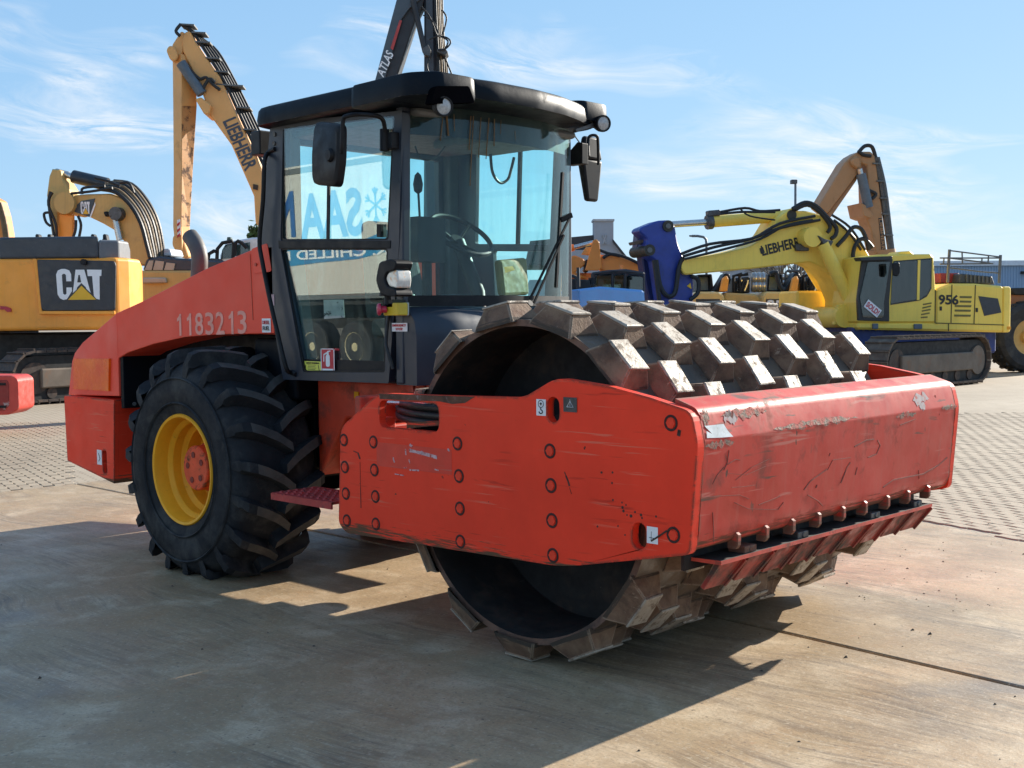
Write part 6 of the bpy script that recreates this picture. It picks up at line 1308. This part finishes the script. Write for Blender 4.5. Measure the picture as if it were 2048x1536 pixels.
for x, y in ((372, 48), (395, 64), (404, 83), (423, 115), (440, 142), (441, 168), (470, 170), (484, 214), (498, 258), (520, 305)): f3.part('hose_clip', GREYP, [(x-12, y-1.5), (x+16, y), (x+16, y+3), (x-12, y+1.5)], .2, .8, l3, 0)
for pts in ([(372, 130), (385, 145), (400, 158), (412, 155), (425, 168), (440, 180)], [(404, 185), (410, 170), (420, 158), (430, 165)], [(360, 72), (352, 62), (362, 48)]): f3.tube('hose', HOSE, pts, .05, l3, .05)
f3.text('boom_text', 'LIEBHERR', (458, 238), (503, 338), .42, LIEBT, bo, .196, .03)
f3.part('stripe_board', STICK, [(354, 440), (360, 438), (361, 470), (355, 474)], .1, .15, l3, 0)
for y in (444, 456, 467): f3.part('red_stripe', REDPR, [(354, y+4), (360, y-1), (360, y+4), (354, y+9)], .08, .1, l3, 0)
f3.part('socket', pbr('socket_dark', (.05, .03, .02), .7), [(506, 368), (516, 370), (515, 380), (506, 378)], .15, .2, bo, 0)
f3.box('house', LIEBO, 2.2, 7.5, .2, 3.2, 1.3, 3.0, l3); f3.box('lower_body', DARKM, 2.6, 6.0, .4, 3.0, .5, 1.3, l3); track(f3, 'track', 1.6, 6.8, 0, .6, 1.1, l3, TRACK, False, False); track(f3, 'track', 1.6, 6.8, 2.6, 3.2, 1.1, l3, TRACK, False, False); f3.box('boom_base', LIEBO, *sorted((f3.p(556, 560, .3)[0], f3.p(602, 560, .3)[0])), .3, .9, 1.5, f3.p(580, 540, .3)[1], l3)
# ---- L4 white lorry cab far behind the hood
f4b = Fr(gp(470, 44), 0); l4 = thing('lorry', 'white lorry with dark mirror frames showing above the sloping red hood', 'lorry', f4b.O)
f4b.part('cab', pbr('lorry_white', (.62, .64, .66), .5), [(448, 492), (452, 484), (505, 475), (530, 474), (530, 640), (440, 640), (440, 510)], 0, 2.4, l4, .06)
f4b.part('windscreen', BGLASS, [(444, 500), (450, 490), (468, 486), (468, 516), (442, 518)], -.03, 0, l4, 0); f4b.part('side_window', BGLASS, [(474, 490), (500, 484), (500, 512), (474, 514)], -.03, 0, l4, 0)
for pts in ([(434, 518), (435, 498), (445, 486), (464, 482), (468, 490), (466, 516)], [(470, 512), (471, 486), (476, 482), (484, 486), (494, 496)], [(416, 520), (418, 508), (428, 502), (436, 504)]): f4b.tube('mirror_frame', BLACK, pts, .07, l4, -.3, sm=0)
f4b.part('beacon', pbr('beacon_green', (.03, .06, .05), .5), [(454, 474), (461, 474), (462, 483), (453, 483)], .3, .6, l4, .02); f4b.part('hood', HOODG, [(412, 522), (420, 516), (444, 518), (444, 560), (412, 560)], -.1, 2, l4, .04)
for x in (-2.0, 1.2): MB().cyl(f4b.M @ Vector((x, .1, .5)), f4b.M @ Vector((x, .45, .5)), .5, .5, 24).build('wheel', TYREB, l4)
f4b.box('chassis', DARKM, -2.4, 2.4, .2, 2.2, .5, 1.0, l4)
# ---- L5 orange boom at the left edge
f5b = Fr(gp(-30, 38), 0); l5 = thing('excavator', 'excavator with orange boom cut off by the left picture edge', 'excavator', f5b.O)
l5['label'] = 'excavator of which only an orange boom edge with hoses shows past the black hood'
f5b.part('boom', ORANGE, [(-40, 380), (-4, 400), (5, 430), (14, 480), (20, 540), (-40, 540)], .2, .9, l5, .03)
for k in range(3): f5b.tube('hose', HB, [(-6+3*k, 405), (4+3*k, 440), (10+3*k, 480), (16+3*k, 530)], .05, l5, .15)
f5b.box('house', ORANGE, -3, 1.0, .2, 3, 1.3, 2.4, l5); f5b.box('lower_body', DARKM, -2.6, .6, .4, 2.8, .5, 1.3, l5); track(f5b, 'track', -3.2, 1.4, 0, .6, 1.0, l5, TRACK, False, False); track(f5b, 'track', -3.2, 1.4, 2.4, 3.0, 1.0, l5, TRACK, False, False)
# ---- L6 red bumper of a roller reaching in at the left edge
f6b = Fr(gp(0, 16.5), 0); l6 = thing('road_roller', 'second red roller of which only the scuffed rear bumper corner shows by the paving', 'road roller', f6b.O)
bz = MB(); (s1, zt), (s0, zb_) = f6b.p(36, 751), f6b.p(-200, 832)
bump = MB().prism(fillet([(s0, zb_-.02), (s1-.14, zb_), (s1, zb_+.08), (s1, zt-.06), (s1-.07, zt), (s0, zt+.02)], [0, .05, .05, .04, .04, 0]), 'y', 0, .55).xform(f6b.M).build('bumper', pbr('bumper_red', (.50, .045, .03), .45, var=.1, edge=((.45, .30, .22), .02, .5), dirt=((.20, .10, .07), .60, .7, 6)), l6, bevel=.02)
f6b.part('recess', pbr('recess_red', (.24, .02, .015), .6, dirt=((.40, .34, .32), .60, .66, 5)), [(-60, 760), (14, 760), (18, 768), (18, 812), (8, 822), (-60, 824)], -.01, .02, bump, .01)
for c in ((3, 768), (4, 813)): f6b.part('recess_slot', BLACK, [(c[0]-8, c[1]-2), (c[0]+8, c[1]-2), (c[0]+8, c[1]+3), (c[0]-8, c[1]+3)], -.02, -.008, bump, 0)
f6b.box('hood', REDH, s0-.4, s0+.6, .1, 1.4, zt, 1.5, l6); fwheel(f6b, (s0-.5, .7), .7, -.2, .35, l6, CATY)
fwheel(f6b, (s0-.5, .7), .7, 1.3, 1.85, l6, CATY)
# ---- dark excavator with lettered arm behind the cab
fa = Fr(gp(850, 23), 0); la = thing('excavator', 'dark grey excavator with white lettered folded arm rising above the cab roof', 'excavator', fa.O)
ATG = pbr('arm_grey', (.060, .078, .095), .45, var=.12, scale=2); ATD = pbr('arm_dark', (.022, .022, .025), .5, var=.2, scale=3)
AR = fa.part('arm', ATG, [(800, -30), (850, -40), (842, -4), (818, 18), (803, 38), (770, 156), (740, 265), (722, 265), (751, 157), (793, 0)], .2, .26, la, .01)
fa.part('arm_box', ATD, [(801, -30), (856, -40), (845, 10), (830, 42), (795, 150), (762, 265), (726, 265), (754, 157), (796, 0)], .26, .75, la, .02)
fa.text('arm_text', 'ATLAS', (759, 152), (781, 103), .165, WHITE, AR, .196, .02, .25)
fa.part('red_stripe', pbr('stripe_red', (.42, .05, .045), .5), [(799, 40), (804, 41), (786, 100), (781, 96)], .19, .2, AR, 0)
col = fa.part('column', pbr('column_dark', (.045, .05, .06), .4, var=.25, scale=3), [(848, -40), (868, -40), (876, 420), (880, 620), (846, 620), (848, 300)], .3, .8, la, .04)
fa.part('column_side', ATD, [(866, -40), (874, -40), (880, 420), (870, 420)], .36, .9, la, .02)
for k, (x0, x1) in enumerate(((871, 878), (875, 883), (878, 887), (881, 891), (884, 894))): fa.tube('hose', HB if k in (1, 3) else HOSE, [(x0-1, -40), (x0, 20), (x0+3, 80), (x1, 150), (x1+1, 300), (x1-2, 480)], .030, la, .3+.05*k)
fa.cyl('arm_cylinder', ATD, (826, 0), (850, 104), .055, la, .15, .05); fa.part('cylinder_foot', DSTEEL, [(843, 98), (856, 88), (862, 100), (860, 112), (848, 110)], .1, .35, la, .01)
for pts in ([(842, 12), (860, 35), (873, 70)], [(884, 20), (893, 35), (888, 60), (884, 70)], [(858, 80), (875, 72), (895, 76), (901, 86), (890, 98), (876, 100)], [(880, 72), (896, 82), (890, 98)], [(860, 112), (854, 130), (858, 148)], [(890, 115), (898, 135), (904, 150)]): fa.tube('hose', HOSE, pts, .016, la, .05)
fa.part('hose_clamp', DSTEEL, [(874, 98), (890, 96), (896, 104), (890, 110), (874, 104)], .1, .5, la, .01); fa.tube('hose', HOSE, [(846, 30), (868, 45), (880, 75)], .012, la, .0)
fa.box('turret', ATG, -1.2, 1.8, -.2, 2.4, 1.2, 2.1, la); fa.box('chassis', DARKM, -1.6, 2.2, .0, 2.2, .5, 1.2, la)
for x in (-1.4, 1.6):
    for n in (-.1, 1.9): fwheel(fa, (x, .55), .55, n, n+.4, la, ATG)

# ---- refrigerated trailer across the yard, mirrored in the cab door
TL = math.tan(rad(1.35)); NR = Vector((0, -1, -TL)).normalized(); PP = Vector((-1.7, YC+.023, 2.0)); YT = -11.3
def refl(px, py, Y=YT):
    d = ray(px, py); t = (PP-CAM).dot(NR)/d.dot(NR); h = CAM+d*t; r_ = d-NR*(2*d.dot(NR)); k = (Y-h.y)/r_.y; return h+r_*k
tr = thing('trailer', 'white refrigerated trailer with blue lettering mirrored in the cab door', 'trailer', (-14, YT-1.2, 0))
x0, x1 = -24.0, -8.6; zt = refl(680, 318).z; zb_ = refl(680, 598).z
box_ = MB().box(x0, x1, YT-2.5, YT, zb_, zt).build('trailer_box', TRAILER, tr, bevel=.03)
MB().box(x0, x1, YT, YT+.02, zb_, zb_+.10).build('side_rail', GREYP, tr); MB().box(x0, x1, YT, YT+.02, zt-.16, zt-.05).build('top_rail', GREYP, tr)
BL = pbr('letter_blue', (.02, .10, .30), .5, var=.05); BS = pbr('stripe_blue', (.03, .22, .42), .5, var=.05)
def tpt(px, py): p = refl(px, py, YT+.02); return (p.x, p.z)
st_ = [tpt(560, 493), tpt(640, 496), tpt(715, 484), tpt(785, 455), tpt(785, 500), tpt(715, 518), tpt(640, 525), tpt(560, 535)]
MB().prism(st_, 'y', YT, YT+.012).build('stripe', BS, tr)
A_, B_ = refl(725, 428), refl(600, 430); text('brand_text', 'SAA', (A_+B_)/2+Vector((0, .01, 0)), (-1, 0, 0), (0, 0, 1), abs(A_.x-B_.x), .95, BL, tr, .03)
A_, B_ = refl(590, 430), refl(550, 430); text('brand_text', 'N', (A_+B_)/2+Vector((0, .01, 0)), (-1, 0, 0), (0, 0, 1), abs(A_.x-B_.x), .95, BL, tr, .03)
A_, B_ = refl(778, 508), refl(560, 508); text('line_text', 'K. CHILLED D', (A_+B_)/2+Vector((0, .016, .02)), (-1, 0, 0), (0, 0, 1), abs(A_.x-B_.x), .20, WHITE, tr, .02)
c = refl(752, 410); b = MB()
for k in range(6):
    a_ = k*math.pi/3+math.pi/2; e = Vector((math.cos(a_), 0, math.sin(a_)))*.34; b.bar(c+Vector((0, .012, 0)), c+e+Vector((0, .012, 0)), .01, .04, (0, 0, 1) if abs(e.z) < .3 else (1, 0, 0))
    for s in (-.6, .6):
        e2_ = Vector((math.cos(a_+s), 0, math.sin(a_+s)))*.13; b.bar(c+e*.6+Vector((0, .012, 0)), c+e*.6+e2_+Vector((0, .012, 0)), .01, .035, (0, 0, 1) if abs(e2_.z) < .1 else (1, 0, 0))
b.build('snowflake', BS, tr)
MB().box(x0+.5, x1-.5, YT-1.6, YT-.9, .85, zb_).build('chassis', DARKM, tr); MB().box(x0, x1, YT-2.4, YT-.1, zb_-.12, zb_-.002).build('underframe', DARKM, tr)
w0 = refl(703, 655)
for k in range(3):
    c = Vector((w0.x-1.4*(k-0), YT-.05, .52)); b = MB(); b.cyl(c, c-Vector((0, .4, 0)), .52, .52, 32); wh = b.build('wheel', TYREB, tr, bevel=.05)
    b = MB(); b.lathe([(.30, -.01), (.26, .02), (.22, .10), (.10, .11), (.09, .0), (.001, -.01)], c, (0, -1, 0), 24); b.build('wheel_rim', pbr('rim_cream', (.50, .42, .25), .5, var=.2, scale=6), wh)
    for q in range(8): 
        a_ = q*math.pi/4; n_ = c+Vector((.17*math.cos(a_), -.085, .17*math.sin(a_))); MB().cyl(n_, n_+Vector((0, .03, 0)), .025, .025, 6).build('wheel_nut', STEEL, wh)
MB().box(x1-1.6, x1-1.45, YT-.35, YT-.2, 0, zb_).build('landing_leg', DARKM, tr)
